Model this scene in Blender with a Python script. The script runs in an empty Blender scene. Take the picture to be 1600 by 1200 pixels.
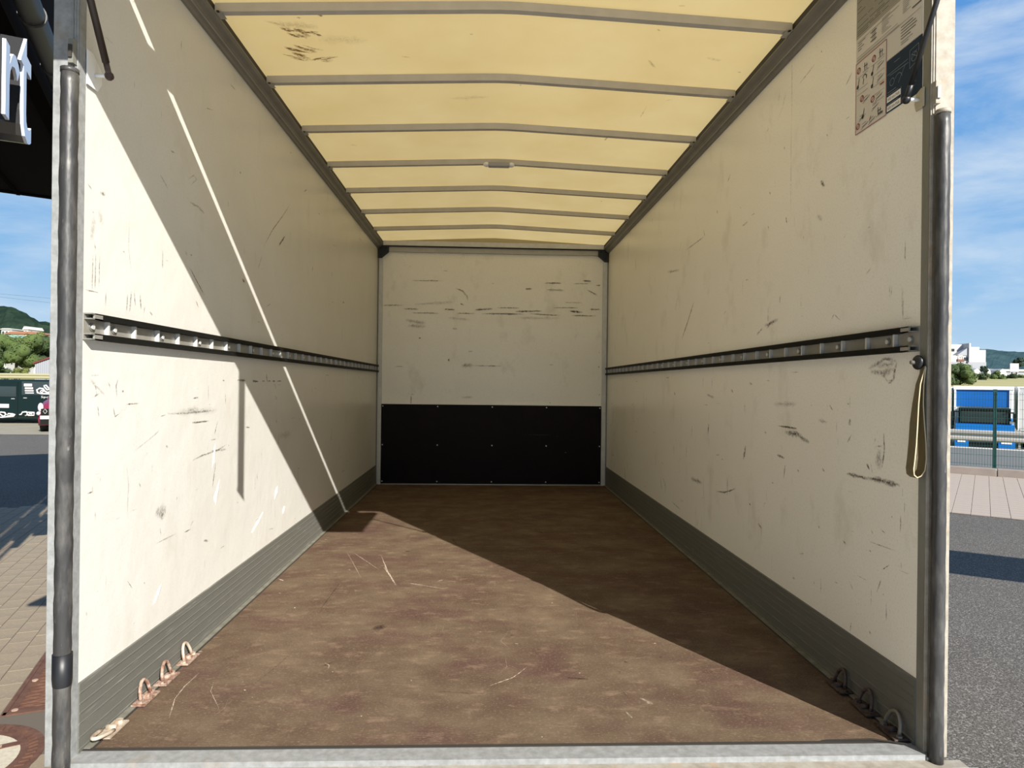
import bpy, math, random
from mathutils import Vector, Matrix
R = random.Random(7)
S = bpy.context.scene
C = S.collection
PI = math.pi

# ------------------------------------------------------------------ camera
CAM = Vector((0.9853, -1.658, 0.9159)); YAW, PIT, ROL, FPX = 0.0400, 0.0010, 0.0121, 1035.0
fwd = Vector((math.sin(YAW) * math.cos(PIT), math.cos(YAW) * math.cos(PIT), math.sin(PIT)))
r0 = Vector((math.cos(YAW), -math.sin(YAW), 0)); u0 = r0.cross(fwd)
cr, sr = math.cos(ROL), math.sin(ROL)
RT = r0 * cr + u0 * sr; UP = u0 * cr - r0 * sr
cd = bpy.data.cameras.new('camera'); cam = bpy.data.objects.new('camera', cd); C.objects.link(cam)
cd.sensor_width = 36.0; cd.lens = 36.0 * FPX / 1600.0; cd.clip_start = 0.05; cd.clip_end = 6000
M3 = Matrix((RT, UP, -fwd)).transposed().to_4x4(); M3.translation = CAM
cam.matrix_world = M3
S.camera = cam

def at(u, v, d):
    """real place seen at pixel (u, v), d metres deep"""
    return CAM + (fwd + RT * ((u - 800) / FPX) + UP * ((600 - v) / FPX)) * d

# ------------------------------------------------------------------ sun, sky, exposure
SUN = Vector((-1.0, 1.69, -1.151)).normalized()
sl = bpy.data.lights.new('sun', 'SUN'); sl.energy = 7.0; sl.angle = math.radians(0.35); sl.color = (1.0, 0.95, 0.87)
so = bpy.data.objects.new('sun', sl); C.objects.link(so)
so.rotation_euler = SUN.to_track_quat('-Z', 'Y').to_euler(); so.location = (6, -9, 9)
W = bpy.data.worlds.new('sky'); S.world = W; W.use_nodes = True
nt = W.node_tree; nt.nodes.clear()
def N(t, **k):
    n = nt.nodes.new(t)
    for a, b in k.items(): setattr(n, a, b)
    return n
tc = N('ShaderNodeTexCoord'); sep = N('ShaderNodeSeparateXYZ'); nt.links.new(tc.outputs['Generated'], sep.inputs[0])
ramp = N('ShaderNodeValToRGB'); e = ramp.color_ramp.elements
e[0].position = 0.0; e[0].color = (0.50, 0.66, 0.80, 1); e[1].position = 1.0; e[1].color = (0.06, 0.17, 0.43, 1)
k = e.new(0.16); k.color = (0.24, 0.46, 0.74, 1)
k = e.new(0.40); k.color = (0.10, 0.30, 0.66, 1)
nt.links.new(sep.outputs[2], ramp.inputs[0])
mp = N('ShaderNodeMapping'); mp.inputs['Scale'].default_value = (2.2, 2.2, 7.5); mp.inputs['Rotation'].default_value = (0.25, 0.12, 0.5)
nt.links.new(tc.outputs['Generated'], mp.inputs[0])
nz = N('ShaderNodeTexNoise'); nz.inputs['Scale'].default_value = 1.5; nz.inputs['Detail'].default_value = 9; nz.inputs['Roughness'].default_value = 0.58; nz.inputs['Distortion'].default_value = 0.3
nt.links.new(mp.outputs[0], nz.inputs['Vector'])
cr2 = N('ShaderNodeValToRGB'); cr2.color_ramp.elements[0].position = 0.44; cr2.color_ramp.elements[1].position = 0.74
nt.links.new(nz.outputs[0], cr2.inputs[0])
mul = N('ShaderNodeMath', operation='MULTIPLY'); mul.inputs[1].default_value = 0.85
nt.links.new(cr2.outputs[0], mul.inputs[0])
mx = N('ShaderNodeMixRGB'); mx.inputs[2].default_value = (0.66, 0.75, 0.84, 1)
nt.links.new(mul.outputs[0], mx.inputs[0]); nt.links.new(ramp.outputs[0], mx.inputs[1])
bg = N('ShaderNodeBackground'); bg.inputs[1].default_value = 0.80
nt.links.new(mx.outputs[0], bg.inputs[0]); wo = N('ShaderNodeOutputWorld'); nt.links.new(bg.outputs[0], wo.inputs[0])
vs = S.view_settings
vs.view_transform = 'Standard'; vs.look = 'None'; vs.gamma = 1.0; vs.exposure = 0.47; vs.use_curve_mapping = False

# ------------------------------------------------------------------ materials
MC = {}
def mat(name, col, rough=0.6, metal=0.0, col2=None, nscale=8.0, namt=0.5, stretch=(1, 1, 1), bump=0.0, bscale=60.0, spec=0.5, detail=5, lo=0.35, hi=0.7, bdist=0.01):
    if name in MC: return MC[name]
    m = bpy.data.materials.new(name); m.use_nodes = True; t = m.node_tree; b = t.nodes['Principled BSDF']
    b.inputs['Roughness'].default_value = rough; b.inputs['Metallic'].default_value = metal
    b.inputs['Specular IOR Level'].default_value = spec
    b.inputs['Base Color'].default_value = (*col, 1)
    if col2 or bump:
        g = t.nodes.new('ShaderNodeTexCoord'); mpp = t.nodes.new('ShaderNodeMapping'); mpp.inputs['Scale'].default_value = stretch
        t.links.new(g.outputs['Object'], mpp.inputs[0])
    if col2:
        n = t.nodes.new('ShaderNodeTexNoise'); n.inputs['Scale'].default_value = nscale; n.inputs['Detail'].default_value = detail; n.inputs['Roughness'].default_value = 0.62
        t.links.new(mpp.outputs[0], n.inputs['Vector'])
        r = t.nodes.new('ShaderNodeMapRange'); r.inputs['From Min'].default_value = lo; r.inputs['From Max'].default_value = hi; r.inputs['To Max'].default_value = namt
        t.links.new(n.outputs[0], r.inputs[0])
        x = t.nodes.new('ShaderNodeMixRGB'); x.inputs[1].default_value = (*col, 1); x.inputs[2].default_value = (*col2, 1)
        t.links.new(r.outputs[0], x.inputs[0]); t.links.new(x.outputs[0], b.inputs['Base Color'])
    if bump:
        n2 = t.nodes.new('ShaderNodeTexNoise'); n2.inputs['Scale'].default_value = bscale; n2.inputs['Detail'].default_value = 3
        t.links.new(mpp.outputs[0], n2.inputs['Vector'])
        bp = t.nodes.new('ShaderNodeBump'); bp.inputs['Strength'].default_value = bump; bp.inputs['Distance'].default_value = bdist
        t.links.new(n2.outputs[0], bp.inputs['Height']); t.links.new(bp.outputs[0], b.inputs['Normal'])
    MC[name] = m; return m

def two_noise(m, col3, scale, lo, hi, amt, stretch=(1, 1, 1), detail=6):
    """a second layer of blotches over a material's base colour"""
    t = m.node_tree; b = t.nodes['Principled BSDF']
    lk = b.inputs['Base Color'].links
    g = t.nodes.new('ShaderNodeTexCoord'); mpp = t.nodes.new('ShaderNodeMapping'); mpp.inputs['Scale'].default_value = stretch
    t.links.new(g.outputs['Object'], mpp.inputs[0])
    n = t.nodes.new('ShaderNodeTexNoise'); n.inputs['Scale'].default_value = scale; n.inputs['Detail'].default_value = detail; n.inputs['Roughness'].default_value = 0.65
    t.links.new(mpp.outputs[0], n.inputs['Vector'])
    r = t.nodes.new('ShaderNodeMapRange'); r.inputs['From Min'].default_value = lo; r.inputs['From Max'].default_value = hi; r.inputs['To Max'].default_value = amt
    t.links.new(n.outputs[0], r.inputs[0])
    x = t.nodes.new('ShaderNodeMixRGB'); x.inputs[2].default_value = (*col3, 1)
    if lk: t.links.new(lk[0].from_socket, x.inputs[1])
    else: x.inputs[1].default_value = b.inputs['Base Color'].default_value
    t.links.new(r.outputs[0], x.inputs[0]); t.links.new(x.outputs[0], b.inputs['Base Color'])
    return m

WALL = mat('wall_laminate_shaded', (0.89, 0.87, 0.80), 0.30, col2=(0.83, 0.80, 0.71), nscale=1.6, namt=0.55, bump=0.10, bscale=190, spec=0.55, bdist=0.002)  # copy for the shaded walls, base colour raised to make up for less light
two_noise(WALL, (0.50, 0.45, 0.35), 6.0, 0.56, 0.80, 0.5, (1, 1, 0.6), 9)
WALLR = mat('wall_laminate_rippled_sunlit', (0.665, 0.655, 0.62), 0.32, col2=(0.59, 0.575, 0.525), nscale=1.8, namt=0.6, bump=0.38, bscale=7, spec=0.5, bdist=0.008)  # same laminate with ripples, base colour lowered to offset direct sun
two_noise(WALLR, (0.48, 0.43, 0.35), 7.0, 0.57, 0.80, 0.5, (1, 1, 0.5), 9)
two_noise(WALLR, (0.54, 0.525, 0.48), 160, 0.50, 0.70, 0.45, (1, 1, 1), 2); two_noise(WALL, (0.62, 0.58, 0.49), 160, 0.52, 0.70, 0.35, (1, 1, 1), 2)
FLOOR = mat('phenolic_plywood', (0.090, 0.059, 0.040), 0.80, col2=(0.142, 0.104, 0.068), nscale=5.0, namt=1.0, stretch=(0.9, 1.15, 1), bump=0.25, bscale=200, spec=0.15, detail=9, lo=0.38, hi=0.66, bdist=0.002)
two_noise(FLOOR, (0.080, 0.040, 0.036), 2.4, 0.50, 0.60, 0.6, (0.8, 1.3, 1), 8)
two_noise(FLOOR, (0.25, 0.175, 0.12), 16.0, 0.54, 0.72, 0.55, (0.75, 1.3, 1), 9)
two_noise(FLOOR, (0.26, 0.19, 0.14), 190.0, 0.54, 0.70, 0.5, (0.6, 1.0, 1), 3)
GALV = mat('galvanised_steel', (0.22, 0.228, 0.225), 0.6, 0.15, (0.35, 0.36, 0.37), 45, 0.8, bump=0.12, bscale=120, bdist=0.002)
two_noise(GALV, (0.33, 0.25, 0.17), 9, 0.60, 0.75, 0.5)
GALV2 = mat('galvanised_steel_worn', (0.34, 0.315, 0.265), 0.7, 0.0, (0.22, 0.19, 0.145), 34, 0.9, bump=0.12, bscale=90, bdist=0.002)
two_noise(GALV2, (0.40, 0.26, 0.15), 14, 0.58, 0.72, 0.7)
CHAN = mat('channel_steel', (0.23, 0.235, 0.21), 0.5, 0.2, (0.16, 0.15, 0.12), 14, 0.8, (1, 1, 0.4))
ALU = mat('aluminium_profile', (0.40, 0.39, 0.36), 0.42, 0.5, (0.30, 0.29, 0.26), 12, 0.6)
ALUD = mat('aluminium_rail_weathered', (0.22, 0.205, 0.175), 0.5, 0.3, (0.16, 0.15, 0.125), 10, 0.7)
ALUL = mat('aluminium_light', (0.60, 0.60, 0.58), 0.45, 0.1, (0.46, 0.46, 0.44), 20, 0.6)
BOWM = mat('roof_bow_steel', (0.48, 0.45, 0.40), 0.5, 0.15, (0.38, 0.35, 0.30), 14, 0.6)
SKIRT = mat('aluminium_kick_plate', (0.118, 0.118, 0.103), 0.55, 0.0, (0.115, 0.115, 0.10), 7, 0.8, (2, 0.5, 3), bump=0.05, bscale=40, bdist=0.002)
two_noise(SKIRT, (0.30, 0.30, 0.27), 120, 0.60, 0.75, 0.5, (1, 0.05, 1), 3)
BLACK = mat('black_panel', (0.006, 0.004, 0.004), 0.5, spec=0.12, col2=(0.010, 0.006, 0.005), nscale=5, namt=0.6)
BLKP = mat('black_plastic', (0.008, 0.009, 0.012), 0.45)
BLKR = mat('black_rail_paint', (0.008, 0.008, 0.007), 0.6, spec=0.12)
PIPE = mat('worn_black_pipe', (0.036, 0.036, 0.037), 0.42, 0.2, (0.10, 0.097, 0.09), 26, 0.9, (1, 1, 0.3), bump=0.6, bscale=30, lo=0.46, hi=0.66, bdist=0.006)
two_noise(PIPE, (0.30, 0.29, 0.27), 60, 0.66, 0.76, 0.7, (1, 1, 0.3), 5)
RUST = mat('rusty_steel', (0.15, 0.052, 0.024), 0.85, 0.0, (0.48, 0.40, 0.33), 75, 0.9, bump=0.4, bscale=120, bdist=0.003)
RUSTD = mat('dark_rusty_steel', (0.045, 0.020, 0.014), 0.7, 0.2, (0.13, 0.11, 0.10), 60, 0.8)
WORN = mat('worn_steel', (0.62, 0.56, 0.46), 0.45, 0.3, (0.30, 0.15, 0.08), 40, 0.7)
DARKFILL = mat('dark_filler', (0.030, 0.026, 0.022), 0.7)  # joints and dirt; over the side rails it stands for gap shade
STRAP = mat('olive_webbing', (0.145, 0.115, 0.055), 0.85, col2=(0.10, 0.08, 0.04), nscale=60, namt=0.6, bump=0.2, bscale=400, bdist=0.001)
STRAPE = mat('webbing_edge', (0.50, 0.42, 0.27), 0.85)
LAMPW = mat('white_lamp_plastic', (0.75, 0.74, 0.74), 0.35)
LAMPG = mat('grey_lamp_lens', (0.30, 0.29, 0.29), 0.3)
PAPER = mat('sticker_paper', (0.60, 0.57, 0.52), 0.4)
PAPERG = mat('sticker_grey', (0.30, 0.29, 0.25), 0.4)
BLUE = mat('sticker_navy', (0.012, 0.030, 0.058), 0.5, spec=0.1)
INK = mat('print_dark', (0.06, 0.055, 0.05), 0.5)
INKL = mat('print_grey', (0.26, 0.24, 0.21), 0.5)
INKR = mat('print_red', (0.30, 0.045, 0.04), 0.5)
INKW = mat('print_pale', (0.16, 0.20, 0.25), 0.5)
INKY = mat('print_yellow', (0.35, 0.28, 0.03), 0.5)
INKB = mat('print_blue', (0.02, 0.07, 0.22), 0.5)
WHITEP = mat('white_paint', (0.80, 0.80, 0.78), 0.4)
FLAKE = mat('peeled_laminate', (0.78, 0.77, 0.74), 0.6)

# translucent fibreglass roof skin: light really passes through it
ROOF = bpy.data.materials.new('translucent_fibreglass'); ROOF.use_nodes = True
t = ROOF.node_tree; t.nodes.clear()
o_ = t.nodes.new('ShaderNodeOutputMaterial'); d_ = t.nodes.new('ShaderNodeBsdfDiffuse'); tr_ = t.nodes.new('ShaderNodeBsdfTranslucent'); ms = t.nodes.new('ShaderNodeMixShader')
g_ = t.nodes.new('ShaderNodeTexCoord'); n_ = t.nodes.new('ShaderNodeTexNoise'); n_.inputs['Scale'].default_value = 3.0; n_.inputs['Detail'].default_value = 8
t.links.new(g_.outputs['Object'], n_.inputs['Vector'])
x1 = t.nodes.new('ShaderNodeMixRGB'); x1.inputs[1].default_value = (0.77, 0.62, 0.31, 1); x1.inputs[2].default_value = (0.63, 0.455, 0.18, 1)
t.links.new(n_.outputs[0], x1.inputs[0])
t.links.new(x1.outputs[0], tr_.inputs[0]); t.links.new(x1.outputs[0], d_.inputs[0])
ms.inputs[0].default_value = 0.40
t.links.new(d_.outputs[0], ms.inputs[1]); t.links.new(tr_.outputs[0], ms.inputs[2]); t.links.new(ms.outputs[0], o_.inputs[0])

# marks: dark or light smears with soft edges (alpha held by the ribbons' own attribute)
def mark_mat(name, col):
    m = bpy.data.materials.new(name); m.use_nodes = True; t = m.node_tree; b = t.nodes['Principled BSDF']
    b.inputs['Base Color'].default_value = (*col, 1); b.inputs['Roughness'].default_value = 0.6
    a = t.nodes.new('ShaderNodeAttribute'); a.attribute_name = 'fade'
    g = t.nodes.new('ShaderNodeTexCoord'); n = t.nodes.new('ShaderNodeTexNoise'); n.inputs['Scale'].default_value = 130; n.inputs['Detail'].default_value = 3
    t.links.new(g.outputs['Object'], n.inputs['Vector'])
    r = t.nodes.new('ShaderNodeMapRange'); r.inputs['From Min'].default_value = 0.36; r.inputs['From Max'].default_value = 0.58; r.inputs['To Min'].default_value = 0.35; r.inputs['To Max'].default_value = 1.9
    t.links.new(n.outputs[0], r.inputs[0])
    mm = t.nodes.new('ShaderNodeMath'); mm.operation = 'MULTIPLY'; mm.use_clamp = True
    t.links.new(a.outputs['Fac'], mm.inputs[0]); t.links.new(r.outputs[0], mm.inputs[1]); t.links.new(mm.outputs[0], b.inputs['Alpha'])
    return m
SCUFF = mark_mat('scuff_dirt', (0.095, 0.075, 0.05)); SCRATCH = mark_mat('pale_scratch', (0.62, 0.52, 0.42)); STAINB = mark_mat('brown_stain', (0.30, 0.16, 0.045)); DARKST = mark_mat('dark_floor_stain', (0.035, 0.018, 0.014))

# smears traced on each surface: (width mm, strength, then coordinates on that surface)
MARKS = {'left':[(4.3,0.5,0.438,1.63,0.467,1.63),
(4.7,0.35,0.374,1.535,0.423,1.506),
(3.2,0.3,0.559,1.578,0.601,1.604,0.624,1.598,0.581,1.566),
(7.8,0.25,0.575,1.507,0.641,1.509,0.688,1.498),
(4.4,0.6,0.896,1.597,0.904,1.579),
(7.7,0.7,1.013,1.748,1.025,1.744),
(3.9,0.45,1.691,1.804,1.575,1.717,1.421,1.612,1.306,1.513),
(7.6,0.75,1.61,1.627,1.522,1.562),
(9.4,0.8,1.054,1.329,1.084,1.319),
(3.9,0.6,0.581,1.292,0.618,1.266,0.696,1.215),
(2.9,0.5,0.012,1.399,0.032,1.389),
(12.5,0.35,0.067,1.394,0.088,1.39),
(3.4,0.35,0.039,1.23,0.037,1.138),
(3.5,0.35,0.051,1.232,0.049,1.14),
(3.5,0.3,0.068,1.231,0.066,1.152),
(2.9,0.4,0.009,1.137,0.066,1.137),
(4.1,0.3,0.098,1.144,0.096,1.107),
(3.8,0.45,0.201,1.151,0.197,1.106),
(3.8,0.4,0.236,1.161,0.242,1.124),
(5.6,0.4,0.267,1.16,0.273,1.117),
(4.0,0.4,0.294,1.13,0.289,1.11),
(5.7,0.4,0.322,1.117,0.339,1.107),
(3.8,0.15,0.206,1.363,0.203,1.278,0.22,1.207),
(5.3,0.4,0.628,1.189,0.651,1.166),
(3.0,0.35,0.047,1.255,0.05,1.242),
(4.2,0.4,0.174,1.264,0.184,1.264),
(3.8,0.35,0.545,1.342,0.559,1.326),
(7.7,0.5,1.677,2.06,1.696,2.061),
(7.9,0.5,2.245,1.904,2.268,1.899),
(6.3,0.5,1.937,1.938,1.993,1.965),
(6.2,0.5,2.588,1.621,2.601,1.587),
(12.0,0.6,2.931,1.471,2.968,1.468),
(14.8,0.12,0.045,1.323,0.03,1.262),
(19.9,0.12,0.061,1.346,0.079,1.311),
(6.5,0.3,0.221,1.164,0.212,1.105),
(7.7,0.5,2.132,1.571,2.121,1.542),
(4.2,0.4,1.236,1.399,1.283,1.466),
(3.2,0.5,0.203,0.849,0.269,0.85),
(2.5,0.6,0.068,0.849,0.073,0.821),
(2.6,0.5,0.138,0.844,0.147,0.818,0.175,0.828),
(6.6,0.5,0.866,0.92,0.886,0.918),
(6.2,0.55,1.01,0.921,1.105,0.919),
(7.4,0.7,1.183,0.919,1.259,0.916),
(5.2,0.6,1.303,0.918,1.341,0.919),
(5.3,0.6,1.38,0.919,1.421,0.919),
(5.4,0.6,1.448,0.919,1.49,0.918),
(4.6,0.6,1.519,0.919,1.578,0.92),
(7.9,0.45,1.361,0.953,1.375,0.914),
(5.3,0.6,0.61,0.775,0.75,0.773),
(3.0,0.4,0.393,0.807,0.429,0.81),
(5.5,0.28,0.441,0.813,0.574,0.809,0.79,0.809),
(18.7,0.12,0.492,0.813,0.825,0.81),
(4.6,0.4,0.614,0.647,0.697,0.656,0.83,0.661,0.911,0.675),
(6.3,0.3,0.761,0.664,0.911,0.656),
(7.2,0.3,0.813,0.617,0.798,0.569,0.785,0.526),
(32.3,0.3,0.371,0.519,0.437,0.508),
(17.9,0.25,0.4,0.513,0.419,0.489),
(3.2,0.5,1.133,0.734,1.138,0.718),
(3.2,0.5,1.111,0.728,1.162,0.723),
(6.2,0.5,2.627,0.587,2.62,0.538),
(5.5,0.5,1.511,0.743,1.518,0.715),
(3.5,0.4,0.048,0.647,0.05,0.634,0.028,0.633),
(3.1,0.6,0.512,0.544,0.506,0.533),
(5.1,0.45,1.257,0.514,1.262,0.488),
(4.0,0.45,0.634,0.442,0.613,0.43),
(3.2,0.5,0.563,0.417,0.613,0.417),
(6.9,0.4,0.714,0.355,0.754,0.343),
(4.2,0.4,0.401,0.466,0.406,0.442),
(3.9,0.3,0.274,0.623,0.285,0.607),
(5.4,0.14,0.207,0.683,0.218,0.628,0.214,0.534),
(4.8,0.5,0.178,0.885,0.188,0.885),
(3.7,0.45,0.159,0.918,0.15,0.9,0.155,0.869),
(4.4,0.16,0.251,0.718,0.314,0.737,0.394,0.765),
(3.7,0.4,0.895,0.869,0.9,0.825),
(4.5,0.3,0.054,0.91,0.063,0.876),
(4.4,0.35,0.043,0.871,0.076,0.88),
(4.1,0.3,0.114,0.91,0.123,0.892),
(9.8,0.16,0.03,0.919,0.097,0.875),
(4.0,0.5,0.615,0.857,0.66,0.859),
(5.5,0.5,0.431,0.715,0.444,0.708),
(3.0,0.3,0.379,0.425,0.502,0.426),
(5.5,0.35,1.493,0.852,1.522,0.824),
(28.0,0.12,1.558,0.657,1.746,0.652),
(19.4,0.12,0.573,0.823,0.661,0.813)],'right':[(8.3,0.6,1.857,1.375,1.952,1.288,2.073,1.185),
(13.7,0.25,2.394,1.622,2.133,1.591),
(7.5,0.4,0.814,1.27,0.816,1.236),
(12.4,0.35,0.952,1.163,0.83,1.178),
(7.9,0.4,0.93,1.152,0.89,1.175),
(10.9,0.3,1.028,1.133,0.973,1.156),
(4.7,0.4,0.068,1.28,0.064,1.258),
(7.0,0.2,0.075,1.188,0.071,1.103),
(3.0,0.45,0.132,1.202,0.131,1.171),
(3.0,0.45,0.122,1.201,0.124,1.17),
(4.9,0.4,0.423,1.156,0.436,1.139),
(4.2,0.35,0.423,1.154,0.382,1.13),
(8.9,0.35,0.227,0.975,0.147,1.001,0.096,0.993),
(7.1,0.35,0.096,0.993,0.11,0.942,0.13,0.933,0.156,0.955),
(13.9,0.3,0.216,0.965,0.156,0.961,0.105,0.972),
(12.5,0.25,0.188,0.981,0.106,0.985),
(11.8,0.7,2.213,0.883,2.193,0.867),
(11.2,0.5,1.098,0.934,1.07,0.93),
(4.7,0.45,1.144,0.848,1.148,0.809),
(5.9,0.65,0.82,0.772,0.666,0.771),
(18.0,0.4,0.762,0.751,0.632,0.752),
(11.0,0.35,0.656,0.746,0.575,0.73),
(15.3,0.18,0.861,0.852,0.668,0.859),
(14.8,0.45,0.327,0.823,0.322,0.805),
(6.4,0.5,0.444,0.861,0.423,0.847),
(4.7,0.6,0.338,0.87,0.332,0.868),
(8.8,0.7,1.603,0.734,1.611,0.678),
(6.0,0.3,1.866,0.707,1.868,0.64),
(13.2,0.4,1.131,0.666,1.154,0.601),
(7.6,0.5,0.826,0.66,0.76,0.655),
(4.9,0.55,0.756,0.631,0.767,0.579),
(8.7,0.7,0.487,0.652,0.47,0.643),
(6.4,0.6,1.48,0.416,1.376,0.428,1.306,0.447,1.239,0.467),
(9.5,0.5,0.34,0.654,0.284,0.654,0.226,0.656),
(14.0,0.5,0.226,0.656,0.171,0.659,0.12,0.656,0.075,0.66),
(4.3,0.5,0.151,0.792,0.147,0.748,0.156,0.697),
(5.0,0.3,0.189,0.751,0.157,0.757),
(21.1,0.22,0.173,0.746,0.17,0.689),
(7.7,0.5,0.233,0.697,0.216,0.683),
(5.7,0.4,0.04,0.782,0.035,0.759),
(7.1,0.5,0.662,0.624,0.645,0.622),
(6.8,0.5,0.869,0.549,0.853,0.548),
(8.4,0.3,2.494,0.341,2.464,0.268),
(9.0,0.12,1.678,0.461,1.655,0.317),
(19.1,0.3,1.879,0.421,1.694,0.425),
(10.0,0.4,1.307,0.904,1.279,0.894),
(10.0,0.3,1.641,0.879,1.526,0.864),
(7.9,0.4,0.94,0.742,0.923,0.734),
(8.8,0.25,0.515,0.81,0.457,0.806),
(6.5,0.5,1.083,0.426,1.069,0.426),
(5.6,0.35,0.19,0.776,0.193,0.763),
(24.7,0.2,3.569,0.271,3.517,0.101),
(4.0,0.4,0.336,0.751,0.311,0.78),
(11.2,0.6,0.522,1.611,0.49,1.586),
(7.0,0.7,0.774,1.553,0.764,1.53),
(5.8,0.5,0.92,1.691,0.912,1.678),
(5.8,0.4,0.933,1.563,0.922,1.539),
(5.8,0.4,1.345,1.898,1.379,1.869),
(4.4,0.4,0.638,1.454,0.63,1.438),
(6.5,0.4,1.711,1.722,1.693,1.685),
(2.9,0.4,0.568,2.027,0.613,2.019,0.676,2.01),
(3.9,0.25,0.786,2.028,0.811,1.983,0.856,1.944),
(2.3,0.5,0.738,2.117,0.736,1.904),
(3.1,0.25,0.739,1.906,0.734,1.558),
(4.9,0.4,0.525,2.05,0.518,2.042),
(5.5,0.4,0.484,1.754,0.474,1.745),
(5.9,0.4,1.998,1.682,1.709,1.689),
(7.4,0.4,1.224,1.713,1.212,1.704),
(8.3,0.3,1.197,1.622,1.138,1.626),
(14.2,0.2,0.541,1.501,0.505,1.478),
(9.2,0.4,1.523,1.772,1.508,1.762),
(6.3,0.4,0.798,1.825,0.789,1.813),
(5.5,0.35,0.239,1.387,0.228,1.39),
(3.0,0.4,0.231,1.559,0.216,1.573),
(6.7,0.3,0.953,1.94,0.933,1.949),
(5.0,0.7,0.354,0.444,0.338,0.437),
(5.3,0.6,0.508,0.459,0.499,0.451),
(8.7,0.4,0.994,0.363,0.958,0.353),
(2.6,0.3,0.214,0.475,0.153,0.477,0.091,0.479),
(7.7,0.4,0.688,0.233,0.67,0.235),
(4.8,0.5,0.303,0.21,0.308,0.181),
(3.0,0.5,0.158,0.521,0.137,0.516),
(5.4,0.35,0.311,0.325,0.295,0.311),
(6.8,0.5,1.087,0.43,1.075,0.426),
(3.1,0.4,0.206,0.511,0.196,0.5),
(3.5,0.5,0.146,0.345,0.142,0.344),
(7.2,0.3,0.537,0.261,0.525,0.26),
(5.1,0.3,0.213,0.218,0.2,0.213),
(4.1,0.4,0.213,0.449,0.204,0.449),
(6.4,0.3,2.234,0.232,2.051,0.218)],'rear':[(8.2,0.45,0.308,1.851,0.592,1.852),
(10.2,0.4,0.591,1.945,0.632,1.942),
(10.2,0.4,0.705,1.788,0.766,1.765,0.808,1.715,0.818,1.674),
(12.3,0.6,1.512,1.85,1.667,1.851),
(8.2,0.35,1.78,1.849,1.945,1.852),
(12.3,0.7,1.862,1.877,1.945,1.874),
(12.3,0.6,1.987,1.838,2.028,1.837),
(18.4,0.4,1.338,1.792,1.4,1.797),
(16.4,0.3,1.534,1.789,1.698,1.786),
(12.3,0.35,1.905,1.796,1.998,1.746),
(10.2,0.4,0.049,1.62,0.23,1.625),
(12.3,0.55,0.231,1.593,0.372,1.591),
(14.3,0.7,0.606,1.595,0.697,1.592),
(14.3,0.5,0.747,1.652,0.778,1.633),
(14.3,0.5,0.881,1.593,1.044,1.606),
(8.2,0.55,1.084,1.617,1.289,1.617),
(12.3,0.65,1.249,1.585,1.495,1.593),
(8.2,0.45,1.597,1.626,1.824,1.628),
(14.3,0.65,1.742,1.597,1.866,1.587),
(10.2,0.4,0.312,1.558,0.555,1.557),
(12.3,0.45,0.718,1.56,0.881,1.559),
(12.3,0.55,0.942,1.56,1.331,1.562),
(10.2,0.5,1.372,1.567,1.66,1.555),
(10.2,0.5,1.763,1.557,1.99,1.556),
(8.2,0.35,1.7,1.675,1.865,1.674),
(12.3,0.5,1.928,1.617,2.031,1.615),
(28.6,0.22,0.252,1.491,0.435,1.464),
(24.5,0.22,0.273,1.441,0.435,1.433),
(12.3,0.4,0.679,1.421,0.72,1.417),
(14.3,0.8,0.38,1.335,0.388,1.323),
(24.5,0.5,0.638,1.135,0.658,1.131),
(32.7,0.3,0.764,1.085,0.866,1.087),
(10.2,0.3,0.866,1.085,1.132,1.084),
(8.2,0.35,0.156,1.067,0.237,1.068),
(10.2,0.4,1.562,1.102,1.604,1.101),
(8.2,0.45,0.311,0.811,0.313,0.679),
(10.2,0.5,1.575,0.758,1.581,0.749),
(10.2,0.4,2.023,1.226,2.03,1.217),
(12.3,0.4,2.021,1.098,2.025,1.077),
(10.2,0.4,2.026,0.835,2.036,0.829),
(18.4,0.15,0.637,1.518,0.841,1.501),
(18.4,0.15,1.249,1.528,1.66,1.53),
(20.4,0.15,0.331,1.635,0.676,1.661),
(10.2,0.3,1.031,1.841,1.055,1.832),
(10.2,0.3,0.824,1.215,0.865,1.213),
(16.4,0.2,0.768,0.796,0.87,0.797),
(10.2,0.3,0.311,0.817,0.341,0.817)],'floor':[(6.8,-0.6,0.491,1.663,0.543,1.517,0.592,1.357),
(3.3,-0.6,1.13,0.486,1.083,0.412,1.008,0.355),
(12.7,0.5,1.248,0.41,1.316,0.395),
(11.2,0.6,1.456,0.527,1.466,0.519),
(8.2,0.6,0.8,0.991,0.81,0.98),
(18.7,0.45,0.558,1.98,0.585,1.966),
(19.1,0.4,1.319,2.477,1.357,2.43),
(24.9,0.3,1.207,2.382,1.289,2.365),
(6.0,-0.9,1.594,0.679,1.606,0.679),
(6.3,-0.6,0.771,1.419,0.8,1.451),
(5.7,-0.8,1.273,1.121,1.28,1.117),
(4.3,-0.8,1.293,0.441,1.299,0.441),
(3.4,-0.7,1.258,0.551,1.263,0.549),
(4.8,-0.7,1.1,0.684,1.112,0.678),
(3.2,-0.8,0.765,0.402,0.77,0.388),
(3.5,-0.8,1.141,0.061,1.146,0.061),
(4.3,-0.7,1.651,0.028,1.659,0.024),
(5.7,-0.35,1.39,0.192,1.401,0.154),
(11.9,-0.25,1.452,0.272,1.477,0.23),
(9.4,-0.3,0.623,1.408,0.817,1.307),
(10.2,0.15,0.846,0.323,1.018,0.299),
(8.1,0.35,0.798,2.287,0.835,2.121),
(3.0,0.3,1.406,0.316,1.417,0.272),
(3.1,-0.45,0.1,0.457,0.096,0.364,0.103,0.287,0.139,0.174),
(4.0,-0.35,0.271,1.968,0.386,1.769,0.488,1.591),
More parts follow.
